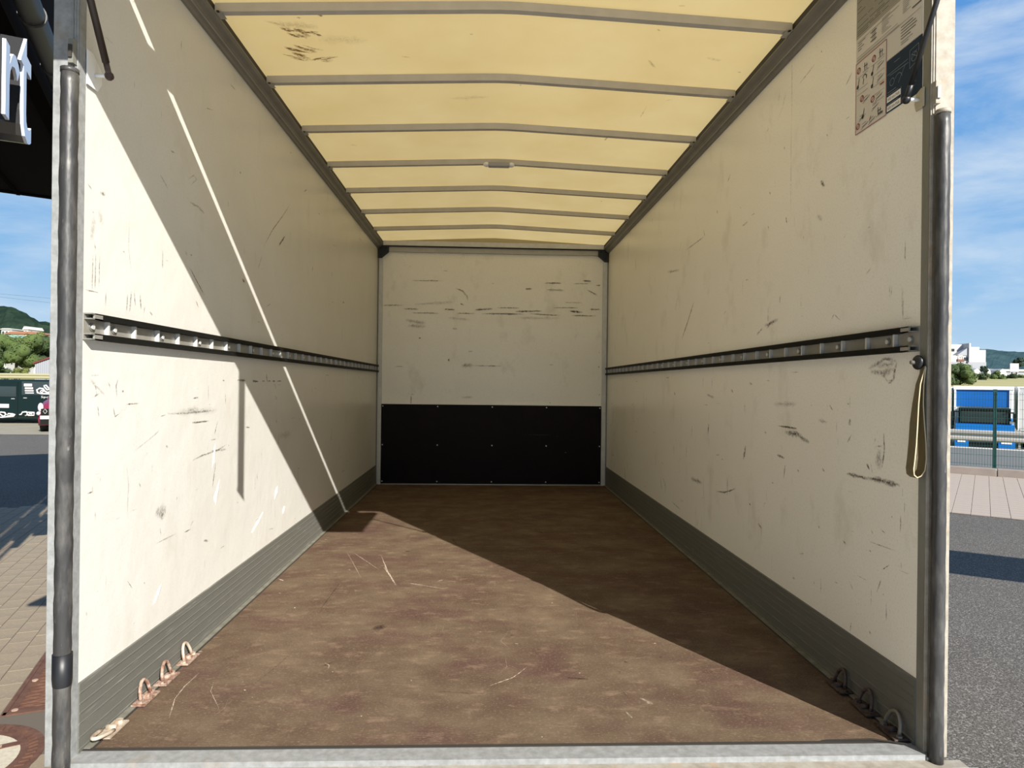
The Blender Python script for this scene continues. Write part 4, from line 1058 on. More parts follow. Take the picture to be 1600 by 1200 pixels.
verge = MB().box((-12, 0.16, -0.2), (14, 0.75, 0.12), mat('gravel_verge', (0.20, 0.19, 0.17), 0.95, col2=(0.32, 0.30, 0.26), nscale=12, namt=0.8), kk(0, A1), ku, kv).build('verge', kind='structure')
ROAD = mat('road_asphalt', (0.115, 0.115, 0.11), 0.9, col2=(0.14, 0.14, 0.13), nscale=0.8, namt=0.6)
road = MB().box((-14, 0.75, -0.2), (16, 8.6, 0.01), ROAD, kk(0, A1), ku, kv).build('road', kind='structure')
MB().box((-14, 7.9, 0.01), (16, 8.15, 0.018), mat('road_marking', (0.62, 0.60, 0.53), 0.7), kk(0, A1), ku, kv).build('edge_line', road)
# falling grass bank behind the road
bank = MB(); pb = [kk(-40, A1 + 8.6), kk(60, A1 + 8.6), kk(60, A1 + 12.5, ZG - 1.0), kk(-40, A1 + 12.5, ZG - 1.0), kk(-60, A1 + 300, ZG - 1.1), kk(300, A1 + 300, ZG - 1.1)]
bank.poly([pb[0], pb[1], pb[2], pb[3]], GRASS); bank.poly([pb[3], pb[2], pb[5], pb[4]], CONC); bank.build('grass_bank', kind='structure')

# --- green mesh fence
GRN = mat('fence_green', (0.012, 0.075, 0.060), 0.45)
fp = at(1553, 727, 16.0); fz = ZG + 0.12
fb = A1 + 0.42; fa0 = (Vector((at(1553, 700, 15.2).x, at(1553, 700, 15.2).y, 0))).dot(ku)
fe = empty('mesh_fence', kk(fa0, fb, fz), 'dark green wire mesh fence with a square post in front of the blue lorry', 'fence')
FH = 1.70
for i in (-2, -1, 0, 1, 2):
    a = fa0 + i * 2.52
    p = part(MB().box((-0.035, -0.03, 0), (0.035, 0.03, FH), GRN, kk(a, fb, fz), ku, kv), 'post', fe)
    adopt(MB().box((-0.038, -0.033, FH), (0.038, 0.033, FH + 0.02), GRN, kk(a, fb, fz), ku, kv).build('cap'), fe)
for i in (-2, -1, 0, 1):
    mb = MB(); a = fa0 + i * 2.52; n = 50
    for k_ in range(n + 1):
        x = a + 0.02 + (2.48) * k_ / n; mb.box((-0.0028, -0.0028, 0.05), (0.0028, 0.0028, FH - 0.03), GRN, kk(x, fb - 0.035, fz), ku, kv)
    for h in (0.10, 0.30, 0.50, 0.70, 0.90, 1.10, 1.30, 1.50, 1.62):
        for dz in (0.008, -0.008): mb.box((0, -0.008 + (dz > 0) * 0.01, h - 0.003), (2.5, -0.002 + (dz > 0) * 0.01, h + 0.003), GRN, kk(a, fb - 0.035, fz), ku, kv)
    part(mb, 'wire_mesh', fe, kind='stuff')

# --- crash barrier beyond the road
STEEL = mat('barrier_steel', (0.40, 0.37, 0.33), 0.5, 0.2)
gb = empty('crash_barrier', kk(0, A1 + 9.0), 'grey steel crash barrier in front of the blue lorry', 'barrier')
prof = [(0.0, 0.26), (0.05, 0.30), (0.05, 0.36), (0.0, 0.41), (0.0, 0.46), (0.05, 0.51), (0.05, 0.58), (0.0, 0.62), (-0.01, 0.62), (-0.01, 0.26)]
prof = [(-p, q) for p, q in prof][::-1]
part(MB().prism(prof, kk(-14, A1 + 9.0, ZG - 0.09), kk(18, A1 + 9.0, ZG - 0.09), STEEL, kv, (0, 0, 1)), 'beam', gb)
for i in range(-6, 9): part(MB().box((-0.03, 0.02, -0.2), (0.03, 0.10, 0.6), STEEL, kk(i * 2.0 + 0.7, A1 + 9.0), ku, kv), 'post', gb)

# --- blue lorry
BLU = mat('lorry_blue', (0.0, 0.155, 0.52), 0.35, spec=0.5); BLUC = mat('box_blue', (0.0, 0.12, 0.45), 0.5); GLS = mat('windscreen_glass', (0.02, 0.03, 0.03), 0.08, spec=0.8)
def u_of(p):
    q = Vector(p) - CAM; return 800 + FPX * q.dot(RT) / q.dot(fwd)
def along(p, d, u):
    w = 0.0
    while u_of(Vector(p) + d * w) < u and w < 12: w += 0.02
    return w
D = 30.5; zg_t = ZG - 1.02
L0 = at(1488, 700, D); tx = ku; ty = kv; TW = along(L0, tx, 1586)
TO = Vector((L0.x, L0.y, zg_t)); DM = (L0 + tx * TW * 0.5 - CAM).dot(fwd)
lor = empty('lorry', TO + tx * TW / 2, 'bright blue lorry facing the yard with a white-framed blue box above its cab', 'lorry')
def tb(a0, a1, b0, b1, c0, c1, m): return MB().box((a0, b0, c0), (a1, b1, c1), m, TO, tx, ty)
bevel(part(tb(0.16, TW - 0.10, 0.0, 1.9, 0.55, 1.62, BLU), 'cab', lor), 0.10, 3)
def zz(v): return (at(1540, v, DM).z - zg_t)
bz0, bz1 = zz(636), zz(604)
part(tb(0.02, TW - 0.05, 0.9, 7.5, 0.75, bz1, WHITEP), 'box_body', lor)
part(tb(0.10, TW - 0.22, 0.86, 0.9, bz0, zz(609), BLUC), 'box_front', lor)
part(tb(0.0, TW - 0.04, 0.80, 0.92, zz(609), bz1 + 0.02, WHITEP), 'top_frame', lor)
for a0, a1 in ((0.02, 0.10), (TW - 0.22, TW - 0.08)): part(tb(a0, a1, 0.82, 0.9, zz(660), zz(609), WHITEP), 'side_frame', lor)
part(tb(0.22, TW - 0.18, -0.02, 0.9, zz(662), zz(638), BLKR), 'cab_top', lor)
ws = part(tb(0.30, TW - 0.26, -0.045, -0.02, zz(660), zz(643), GLS), 'windscreen', lor)
part(tb(0.26, TW - 0.22, -0.06, -0.02, zz(642), zz(638), BLKR), 'sun_visor', lor)
mb = MB(); 
for x_, w_ in ((0.02, 0.14), (TW - 0.05, 0.13)): mb = MB(); mb.box((x_ - w_ / 2, -0.15, zz(658)), (x_ + w_ / 2, -0.05, zz(645)), BLKR if x_ < 1 else BLKR, TO, tx, ty); mb.box((x_ - 0.02, -0.1, zz(645)), (x_ + 0.3 * (1 if x_ < 1 else -1), -0.06, zz(643)), BLKR, TO, tx, ty); part(mb, 'mirror', lor)
part(tb(TW - 0.22, TW - 0.10, -0.08, 0.0, zz(661), zz(657), WHITEP), 'marker_light', lor)
part(tb(0.12, TW - 0.04, -0.10, 0.2, zz(678), zz(663), BLU), 'hood_band', lor)
part(tb(0.55, TW - 0.55, -0.12, 0.1, zz(690), zz(675), BLKR), 'grille', lor)
for x0_, x1_ in ((0.10, 0.62), (TW - 0.62, TW - 0.02)):
    part(tb(x0_, x1_, -0.16, 0.2, zz(704), zz(686), BLU), 'bumper_corner', lor); part(tb(x0_ + 0.1, x1_ - 0.12, -0.18, -0.14, zz(692), zz(687), WHITEP), 'headlight', lor)
part(tb(0.5, TW - 0.5, -0.12, 0.15, zz(702), zz(692), BLKR), 'bumper', lor)
for x_ in (0.25, TW - 0.30): part(MB().tube([TO + tx * (x_ - 0.13) + ty * 0.9 + Vector((0, 0, 0.42)), TO + tx * (x_ + 0.13) + ty * 0.9 + Vector((0, 0, 0.42))], 0.42, BLKR, 18), 'wheel', lor)
for y_ in (5.2, 6.3):
    for x_ in (0.25, TW - 0.30): part(MB().tube([TO + tx * (x_ - 0.13) + ty * y_ + Vector((0, 0, 0.42)), TO + tx * (x_ + 0.13) + ty * y_ + Vector((0, 0, 0.42))], 0.42, BLKR, 18), 'wheel', lor)
# silver trailers either side
TRM = mat('trailer_silver', (0.42, 0.43, 0.43), 0.5, 0.2)
for u0_, u1_, lab, dd in ((1440, 1485, 'grey box trailer left of the blue lorry, half hidden by the door post', 31.6), (1590, 1700, 'grey ribbed trailer right of the blue lorry at the picture edge', 31.8)):
    a = at(u0_, 700, dd); w_ = along(a, tx, u1_); o_z = zg_t; O2 = Vector((a.x, a.y, o_z)); top = at(u0_, 606, dd).z - o_z
    tr2 = empty('trailer', O2, lab, 'trailer')
    part(MB().box((0, 0, 0.9), (w_, 6, top), TRM, O2, tx, ty), 'body', tr2)
    part(MB().box((-0.02, -0.03, top), (w_ + 0.02, 6.02, top + 0.06), WHITEP, O2, tx, ty), 'roof_rail', tr2)
    for k_ in range(int(w_ / 0.3) + 1): part(MB().box((k_ * 0.3, -0.03, 0.9), (min(k_ * 0.3 + 0.05, w_), 0.0, top), WHITEP, O2, tx, ty), 'rib', tr2)
    part(MB().box((0.1, 0.3, 0.75), (w_ - 0.1, 5.7, 0.9), BLKR, O2, tx, ty), 'chassis', tr2)
    for y_ in (1.2, 4.8):
        for x_ in (0.15, w_ - 0.40): part(MB().tube([O2 + tx * x_ + ty * y_ + Vector((0, 0, 0.42)), O2 + tx * (x_ + 0.25) + ty * y_ + Vector((0, 0, 0.42))], 0.42, BLKR, 16), 'wheel', tr2)

# ================================================================== CANOPY WITH LETTERING, LEFT
CAN = mat('canopy_dark', (0.005, 0.004, 0.004), 0.95, spec=0.03); SOF = mat('soffit_brown', (0.008, 0.004, 0.003), 0.9, spec=0.1, col2=(0.005, 0.003, 0.002), nscale=2, namt=0.7)
GUT = mat('gutter_dark_metal', (0.055, 0.052, 0.048), 0.5, 0.2)
ca = Vector((-0.41, 0.912, 0)); cn = Vector((0.912, 0.41, 0)); F0 = Vector((-2.65, 3.72, 0)); ZC = 3.30; ZT = 4.35
Cf = Vector((-4.36, 7.52, 0)); E1 = Cf - Vector((0.85, 0.53, 0)) * 12; Nn_ = F0 - ca * 9.0; E2 = Nn_ - cn * 11
can = empty('canopy', (Cf.x, Cf.y, ZC), 'dark shop canopy with brown soffit jutting in at the upper left', 'canopy')
def pl(p, z): return (p.x, p.y, z)
mb = MB(); fp_ = [Nn_, Cf, E1, E2]; mb.poly([pl(p, ZC) for p in fp_][::-1], SOF); mb.poly([pl(p, ZT - 0.5) for p in fp_], CAN)
part(mb, 'roof_slab', can)
for i in range(4):
    a, b = fp_[i], fp_[(i + 1) % 4]; d = (b - a).normalized(); nn = Vector((d.y, -d.x, 0)); part(MB().box((0, -0.06, -0.01), ((b - a).length, 0.06, ZT - ZC), CAN, pl(a, ZC), d, nn), 'fascia', can)
for i in range(9):
    q = Cf - Vector((0.85, 0.53, 0)) * (0.9 * i + 0.8); part(MB().box((0, -0.02, -0.03), (9.0, 0.02, 0.0), CAN, pl(q, ZC), -ca, Vector((-ca.y, ca.x, 0))), 'soffit_batten', can)
gutp = empty('gutter_pipe', (F0.x + 0.15, F0.y, 3.35), 'dark rounded gutter pipe with band joints running along the canopy edge', 'pipe')
g0 = F0 + cn * 0.17; part(MB().tube([pl(g0 - ca * 8.6, 3.40), pl(g0 + ca * 3.9, 3.40)], 0.078, GUT, 20), 'pipe', gutp)
for s_ in [x * 0.82 - 3.35 for x in range(9)]: q = g0 + ca * s_; part(MB().tube([pl(q, 3.40), pl(q + ca * 0.035, 3.40)], 0.086, GUT, 20), 'band', gutp)
g1 = F0 + cn * 0.33; part(MB().tube([pl(g1 - ca * 8.0, 3.52), pl(g1 + ca * 3.9, 3.52)], 0.022, GUT, 10), 'cable_tube', gutp)
# building body under the canopy, its wall made pale to bounce light
bld = empty('shop_building', (-9, -1, ZG), 'unseen shop building under the canopy, left of the frame, wall pale to bounce light', 'building')
b0 = Nn_ - cn * 4.0 + ca * 0.3; part(MB().box((0, -6.6, 0), (8.7, 0, ZC - ZG - 0.04), mat('bounce_wall', (0.72, 0.71, 0.68), 0.8), pl(b0, ZG), ca, cn), 'wall', bld)
part(MB().box((1.5, 0.0, 0.1), (6.5, 0.05, 3.0), GLS, pl(b0, ZG), ca, cn), 'shop_window', bld)
# letters
LET = mat('letter_face', (0.80, 0.84, 0.92), 0.25); LSD = mat('letter_side', (0.09, 0.09, 0.095), 0.12, 0.6)
def letter(ch, O, w, h, lab):
    root = empty('sign_letter', O, lab, 'letter', 'channel letters under the canopy edge')
    part(text_mesh(ch, 'shell', 1, LSD, O, ca, (0, 0, 1), depth=0.13, fit=(w, h)), 'shell', root)
    f = part(text_mesh(ch, 'face', 1, LET, Vector(O) + cn * 0.016, ca, (0, 0, 1), depth=0.015, fit=(w, h)), 'face', root)
    return root
letter('r', (-1.385, 1.66, 2.205), 0.31, 0.375, 'white-faced letter r of the sign at the left edge')
letter('t', (-1.515, 1.955, 2.225), 0.28, 0.56, 'white-faced letter t of the sign under the canopy, beside the letter r')
sr_ = empty('sign_carrier', (-1.5, 1.9, 2.2), 'dark carrier frame behind the sign letters', 'frame')
q0 = Vector((-1.385, 1.66, 0)) - cn * 0.17 - ca * 0.7
part(MB().box((0, -0.05, 2.28), (1.32, 0.03, 2.36), LSD, pl(q0, 0), ca, cn), 'lower_bar', sr_)
part(MB().box((0, -0.05, 2.50), (1.25, 0.03, 2.55), LSD, pl(q0, 0), ca, cn), 'upper_bar', sr_)
for s_ in (0.15, 1.15): part(MB().box((s_, -0.05, 2.28), (s_ + 0.05, 0.0, 3.25), CAN, pl(q0, 0), ca, cn), 'hanger', sr_)
for s_ in (0.15, 1.15): part(MB().box((s_, -1.2, 3.20), (s_ + 0.05, 0.0, 3.25), CAN, pl(q0, 0), ca, cn), 'bracket', sr_)

# ================================================================== SHADOW BOARD added out of frame so that its shadow bars the asphalt on the right
gd = Vector((0.84, -0.54, 0)).normalized(); gn = Vector((-gd.y, gd.x, 0)); HB = 2.6
G0 = Vector((4.6, 5.42, 0)) - Vector((SUN.x, SUN.y, 0)) * (HB / -SUN.z)
gan = empty('shadow_board', (G0.x + gd.x * 6, G0.y + gd.y * 6, ZG), 'long raised board on posts, added right of the frame to cast a shadow', 'shadow caster')
part(MB().box((-0.2, -0.04, HB), (9.5, 0.04, HB + 1.38), TRM, (G0.x, G0.y, ZG), gd, gn), 'board', gan)
for s_ in (5.6, 8.6): part(MB().box((s_, -0.08, 0), (s_ + 0.16, 0.08, HB + 1.0), STEEL, (G0.x, G0.y, ZG), gd, gn), 'post', gan)
# ================================================================== PARKED VEHICLES, LEFT
VG = mat('van_dark_green', (0.005, 0.014, 0.014), 0.3, spec=0.25); VW = mat('vinyl_white', (0.60, 0.59, 0.57), 0.5); TYRE = mat('tyre', (0.012, 0.012, 0.012), 0.8)
D = 26.6; a = at(-70, 666, D); b = at(132, 664, D); vx = Vector((b.x - a.x, b.y - a.y, 0)); VL = vx.length; vx.normalize(); vy = Vector((-vx.y, vx.x, 0))
VO = Vector((a.x, a.y, ZG)); vh = at(40, 593, D).z - ZG
van = empty('van', VO + vx * VL / 2, 'dark green van covered in white line drawings, parked far left', 'van')
prof = [(0.0, 0.28), (0.05, 0.95), (0.75, 1.08), (1.40, vh - 0.12), (1.75, vh), (VL - 0.20, vh), (VL - 0.02, vh - 0.35), (VL, 0.28)]
bevel(part(MB().prism(prof, VO, VO + vy * 1.85, VG, vx, (0, 0, 1)), 'body', van), 0.05, 2)
def vs_(x0, x1, z0, z1, m, off=0.012, name='window', sk=0.0):
    return part(MB().prism([(x0, z0), (x1, z0), (x1, z1), (x0 + sk, z1)], VO - vy * off, VO + vy * 0.005, m, vx, (0, 0, 1)), name, van)
px2x = lambda u: (Vector((at(u, 640, D).x, at(u, 640, D).y, 0)) - Vector((VO.x, VO.y, 0))).dot(vx)
pz = lambda v, u=40: at(u, v, D).z - ZG
vs_(px2x(-34), px2x(-8), pz(619), pz(600), GLS, sk=0.35)
w_ = vs_(px2x(-4), px2x(25), pz(620), pz(604), GLS)
vs_(px2x(34), px2x(84), pz(617), pz(596), GLS)
vs_(px2x(88), px2x(122), pz(617), pz(598), GLS)
vs_(px2x(27), px2x(27.8), pz(656), pz(597), BLKR, 0.008, 'door_gap')
vs_(px2x(37), px2x(42), pz(622.5), pz(621), GALV, 0.03, 'door_handle')
vs_(px2x(18), px2x(23), pz(624), pz(622.5), GALV, 0.03, 'door_handle')
for x in (0.85, VL - 0.85): part(MB().tube([VO + vx * x - vy * 0.01 + Vector((0, 0, 0.32)), VO + vx * x + vy * 0.24 + Vector((0, 0, 0.32))], 0.32, TYRE, 20), 'wheel', van)
def vart(pts_, name='white_drawing', w=0.07, closed=False):
    mb = MB(); P_ = [VO + vx * px2x(u) - vy * 0.02 + Vector((0, 0, pz(v))) for u, v in pts_]
    mb.tube(P_, w / 2, VW, 6, closed); part(mb, name, van)
for i, (v0, v1, u0_, u1_) in enumerate(((603.5, 599.5, 37.5, 50), (608, 605, 39, 51.5), (611.5, 609.5, 39, 52.5), (614.6, 613.2, 39.5, 53))):
    vs_(px2x(u0_), px2x(u1_), pz(v0), pz(v1), mat('vinyl_pink', (0.80, 0.62, 0.56), 0.5) if i < 2 else VW, 0.02, 'text_bar')
vart([(58, 609), (62, 606.5), (67, 607), (70, 611), (74, 613), (79, 612), (78, 615), (66, 615), (59, 614)], closed=True, w=0.07)
vart([(63, 611), (65, 609.5), (68, 611), (66, 613.5)], closed=True, w=0.05)
vart([(69, 602), (72, 601.5), (75, 605), (78, 608), (74, 609), (70, 605)], closed=True, w=0.06)
part(text_mesh('Spo', 'lettering', 1, VW, VO + vx * px2x(64.5) - vy * 0.02 + Vector((0, 0, pz(622.5))), vx, (0, 0, 1), fit=(0.32, 0.11)), 'lettering', van)
vs_(px2x(-6), px2x(14), pz(637.5), pz(631.5), VW, 0.016, 'white_panel')
vart([(-6, 652), (4, 652.5), (13, 651.5), (22, 650.5), (24, 648), (20, 647), (14, 646.5), (12, 649)], w=0.06)
vart([(-4, 645), (4, 644.5), (8, 645), (10, 648), (6, 651), (0, 647)], w=0.06)
vart([(12, 650), (18, 649), (17, 647.5), (22, 649.5)], w=0.05)
vart([(31, 648), (34, 647.5), (36, 644), (42, 643.5), (43, 645.5)], w=0.06)
vart([(44, 644), (54, 644.5), (54, 648.5), (45, 649), (43, 647)], closed=True, w=0.06)
vart([(40, 649.5), (44, 648), (50, 649)], w=0.05); vart([(46, 646), (51, 646.5)], w=0.05)

RED = mat('car_wine_red', (0.17, 0.012, 0.035), 0.22, spec=0.7)
D = 22.3; a = at(54.5, 671, D); a2 = at(134, 671, D + 0.6); cx_ = Vector((a2.x - a.x, a2.y - a.y, 0)); CW = cx_.length; cx_.normalize(); cy_ = Vector((-cx_.y, cx_.x, 0)); CO = Vector((a.x, a.y, ZG))
car = empty('car', CO + cx_ * CW / 2, 'wine red hatchback parked nose out before the green van, mostly behind the left post', 'car')
zc = lambda v: at(66, v, D).z - ZG; xc = lambda u: (Vector((at(u, 640, D).x, at(u, 640, D).y, 0)) - Vector((CO.x, CO.y, 0))).dot(cx_)
zh = zc(629)
# nose body: side profile swept across the width, corners rounded by plan sections
mb = MB(); secs = [(0.02, 0.30, 0.0), (0.10, 0.12, 0.0), (0.28, 0.03, 0.02), (CW - 0.28, 0.03, 0.02), (CW - 0.10, 0.12, 0.0), (CW - 0.02, 0.30, 0.0)]
pf = [(0.10, 0.22), (0.02, 0.40), (0.0, 0.62), (0.12, zh - 0.16), (0.55, zh), (1.10, zh + 0.06), (1.75, zh + 0.62), (3.0, zh + 0.60), (3.55, zh + 0.05), (3.6, 0.30), (3.5, 0.22)]
for sx_, sy_, dz in secs:
    for y_, z_ in pf:
        inw = 0.12 if (z_ > zh + 0.3 and (sx_ < 0.2 or sx_ > CW - 0.2)) else 0.0
        xx = sx_ + (inw if sx_ < CW / 2 else -inw); q = CO + cx_ * xx + cy_ * (y_ + (sy_ if y_ < 2 else -sy_)) + Vector((0, 0, z_ - (0.10 if sx_ < 0.05 or sx_ > CW - 0.05 else 0) * (z_ > 0.7) + dz)); mb.v.append(tuple(q))
n = len(pf)
for i in range(len(secs) - 1):
    for k_ in range(n): l = (k_ + 1) % n; mb.face([i * n + k_, i * n + l, (i + 1) * n + l, (i + 1) * n + k_], RED, True)
mb.face(list(range(n)), RED); mb.face([(len(secs) - 1) * n + k_ for k_ in range(n)][::-1], RED)
part(mb, 'body', car)
def cb_(u0_, u1_, v0, v1, y0, y1, m, name): return part(MB().box((xc(u0_), y0, zc(v1)), (xc(u1_), y1, zc(v0)), m, CO, cx_, cy_), name, car)
cb_(63, 124, 639, 649.5, 0.0, 0.15, BLKR, 'grille')
cb_(62.5, 125, 655, 663, -0.03, 0.25, BLKR, 'lower_bumper')
pltx = cb_(62.5, 79, 650, 655, -0.035, 0.02, WHITEP, 'number_plate')
mb = MB(); q = CO + cx_ * xc(69.5) + Vector((0, 0, zc(643))) - cy_ * 0.03; e1 = 0.055
mb.tube([q + Vector((0, 0, 0.08)), q + cx_ * e1, q - Vector((0, 0, 0.08)), q - cx_ * e1], 0.016, GALV, 6, closed=True); part(mb, 'emblem', car)
part(MB().ball(CO + cx_ * (xc(61)) + cy_ * 0.17 + Vector((0, 0, zc(637))), 0.11, mat('headlight_glass', (0.55, 0.50, 0.52), 0.1), 12, 8, (0.8, 0.7, 1.4)), 'headlight', car)
part(MB().ball(CO + cx_ * (CW - 0.2) + cy_ * 0.17 + Vector((0, 0, zc(637))), 0.11, MC['headlight_glass'], 12, 8, (0.8, 0.7, 1.4)), 'headlight', car)
part(MB().ball(CO + cx_ * xc(58.5) + cy_ * 0.15 + Vector((0, 0, zc(646.5))), 0.07, MC['headlight_glass'], 10, 6), 'fog_lamp', car)
part(MB().prism([(1.16, zh + 0.10), (1.72, zh + 0.58), (1.70, zh + 0.60), (1.13, zh + 0.12)], CO + cx_ * 0.16, CO + cx_ * (CW - 0.16), GLS, cy_, (0, 0, 1)), 'windscreen', car)
for x_ in (0.14, CW - 0.14):
    for y_ in (0.75, 2.95): part(MB().tube([CO + cx_ * (x_ - 0.10) + cy_ * y_ + Vector((0, 0, 0.31)), CO + cx_ * (x_ + 0.10) + cy_ * y_ + Vector((0, 0, 0.31))], 0.31, TYRE, 20), 'wheel', car)

# ================================================================== FAR LEFT: bank, barrier, trees, houses, hill, wires
bankL = MB(); bankL.poly([(-60, 27, ZG), (6, 27, ZG), (6, 36, 0.85), (-60, 36, 0.85)], GRASS); bankL.poly([(-60, 36, 0.85), (6, 36, 0.85), (10, 420, 0.9), (-420, 420, 0.9)], GRASS); bankL.build('grass_bank_left', kind='structure')
gl = empty('crash_barrier', (-24, 36.5, 0.85), 'pale steel crash barrier on the bank behind the green van', 'barrier')
y0 = at(0, 586, 38); y1 = at(95, 587, 38); dv = Vector((y1.x - y0.x, y1.y - y0.y, 0)).normalized(); q0 = Vector((y0.x, y0.y, 0)) - dv * 14; nv_ = Vector((dv.y, -dv.x, 0))
zt = at(40, 583.5, 38).z; SG = mat('barrier_pale', (0.32, 0.30, 0.18), 0.6)
part(MB().prism([(0, -0.31), (0.05, -0.25), (0.05, -0.19), (0, -0.15), (0.05, -0.10), (0.05, -0.04), (0, 0), (-0.02, 0), (-0.02, -0.31)], (q0.x, q0.y, zt), (q0 + dv * 30).to_tuple()[:2] + (zt,), SG, nv_, (0, 0, 1)), 'beam', gl)
for i in range(15): q = q0 + dv * (i * 2 + 0.6); part(MB().box((-0.04, -0.08, 0), (0.04, -0.02, zt - 0.6), SG, (q.x, q.y, 0.6), dv, nv_), 'post', gl)

LEAF = [mat('leaf_green_%d' % i, c, 0.9, col2=c2, nscale=1.5, namt=0.9) for i, (c, c2) in enumerate((((0.035, 0.062, 0.012), (0.085, 0.12, 0.026)), ((0.022, 0.042, 0.012), (0.052, 0.080, 0.02)), ((0.08, 0.10, 0.022), (0.14, 0.15, 0.04)), ((0.012, 0.028, 0.018), (0.03, 0.055, 0.03))))]
BARK = mat('bark', (0.06, 0.045, 0.03), 0.9)
def tree(name, base, w, h, m, lab, cat, seed, group=None, nb=14, nl=1500, leaf=0.16, trunk=0.22, squash=1.0):
    rg = random.Random(seed); root = empty(name, base, lab, cat, group); B = Vector(base)
    mb = MB(); cs = []
    for i in range(nb):
        a_ = rg.uniform(0, 6.28); rr_ = w * 0.5 * math.sqrt(rg.random()) * 0.72; zc_ = h * (trunk + (1 - trunk) * rg.uniform(0.18, 0.80)); cs.append((Vector((B.x + rr_ * math.cos(a_), B.y + rr_ * math.sin(a_), B.z + zc_)), w * rg.uniform(0.15, 0.24)))
    for c_, r_ in cs: mb.ball(c_, r_ * 0.9, m, 9, 6, (1, 1, 0.8 * squash))
    for i in range(nl):
        c_, r_ = cs[rg.randrange(nb)]; d = Vector((rg.gauss(0, 1), rg.gauss(0, 1), rg.gauss(0, 1))).normalized(); p = c_ + Vector((d.x, d.y, d.z * 0.8)) * r_ * rg.uniform(0.85, 1.22)
        t1 = d.orthogonal().normalized() * leaf * rg.uniform(0.5, 1.3); t1.rotate(Matrix.Rotation(rg.uniform(0, 6.28), 3, d)); t2 = (d.cross(t1).normalized() + d * rg.uniform(-0.9, 0.9)).normalized() * leaf * rg.uniform(0.5, 1.2)
        mb.poly([p - t1, p + t2, p + t1 * 0.8], m)
    part(mb, 'crown', root)
    part(MB().tube([B - Vector((0, 0, 0.3)), B + Vector((0.02 * h, 0, h * 0.35)), B + Vector((0, 0.02 * h, h * 0.62))], 0.03 * w, BARK, 8, rs=[0.035 * w, 0.025 * w, 0.012 * w]), 'trunk', root)
    return root
def tree_px(u, vtop, vbase, wpx, d, m, lab, seed, name='tree', cat='tree', nl=1500, gz=None, **k_):
    g = at(u, vbase, d); tp = at(u, vtop, d); z = g.z if gz is None else gz
    return tree(name, (g.x, g.y, z), wpx * d / FPX, (tp.z - z), m, lab, cat, seed, nl=nl, leaf=2.0 * d / FPX, **k_)
tree_px(24, 520, 588, 78, 52, LEAF[0], 'broad light-catching tree in the middle of the group above the green van', 1, gz=0.8, nl=2600, nb=22)
tree_px(-18, 528, 588, 54, 43, LEAF[0], 'leafy tree cut off by the left picture edge above the van roof', 2, gz=0.8, nl=1800, nb=16)
tree_px(66, 519, 590, 50, 60, LEAF[1], 'darker tree close against the left door post above the shed', 3, gz=0.8, nl=1800, nb=16)
tree_px(122, 515, 590, 50, 66, LEAF[1], 'dark tree hidden mostly behind the left door post', 4, gz=0.8, nl=900)
tree_px(60, 508, 560, 22, 95, LEAF[2], 'small yellow-green round tree peeping over the orange roof', 5, gz=0.8, nl=700, nb=10)
tree_px(30, 572, 588, 26, 46, LEAF[2], 'low yellow-green bush at the foot of the trees left of the shed', 6, 'bush', 'bush', gz=0.8, nl=700, nb=8, trunk=0.02)
tree_px(-2, 570, 588, 36, 44, LEAF[1], 'low dark bush at the left picture edge above the barrier', 7, 'bush', 'bush', gz=0.8, nl=700, nb=8, trunk=0.02)
tree_px(188, 528, 590, 60, 58, LEAF[0], 'round tree standing behind the truck body, hidden from the doorway', 8, gz=0.8, nl=900)
# shed
sd = 47.0; a = at(55, 583, sd); b = at(100, 583, sd); sx_ = Vector((b.x - a.x, b.y - a.y, 0)); SW = sx_.length; sx_.normalize(); sy_ = Vector((-sx_.y, sx_.x, 0)); O3 = Vector((a.x, a.y, 0.8)); h0 = at(55, 569, sd).z - 0.8; h1 = at(100, 553, sd).z - 0.8
shed = empty('shed', O3, 'grey corrugated shed with a dark red roof edge, right against the left door post', 'shed')
part(MB().prism([(0, 0), (SW, 0), (SW, h1), (0, h0)], O3, O3 + sy_ * 5, mat('shed_grey', (0.24, 0.25, 0.28), 0.7), sx_, (0, 0, 1)), 'wall', shed)
part(MB().prism([(-0.1, h0), (SW, h1), (SW, h1 + 0.12), (-0.1, h0 + 0.12)], O3 - sy_ * 0.1, O3 + sy_ * 5.1, mat('dark_red_roof', (0.12, 0.03, 0.025), 0.8), sx_, (0, 0, 1)), 'roof', shed)
for i in range(14): x = i * SW / 14; part(MB().box((x, -0.03, 0), (x + 0.05, 0.0, h0 + (h1 - h0) * i / 14), mat('shed_rib', (0.32, 0.33, 0.36), 0.7), O3, sx_, sy_), 'rib', shed)
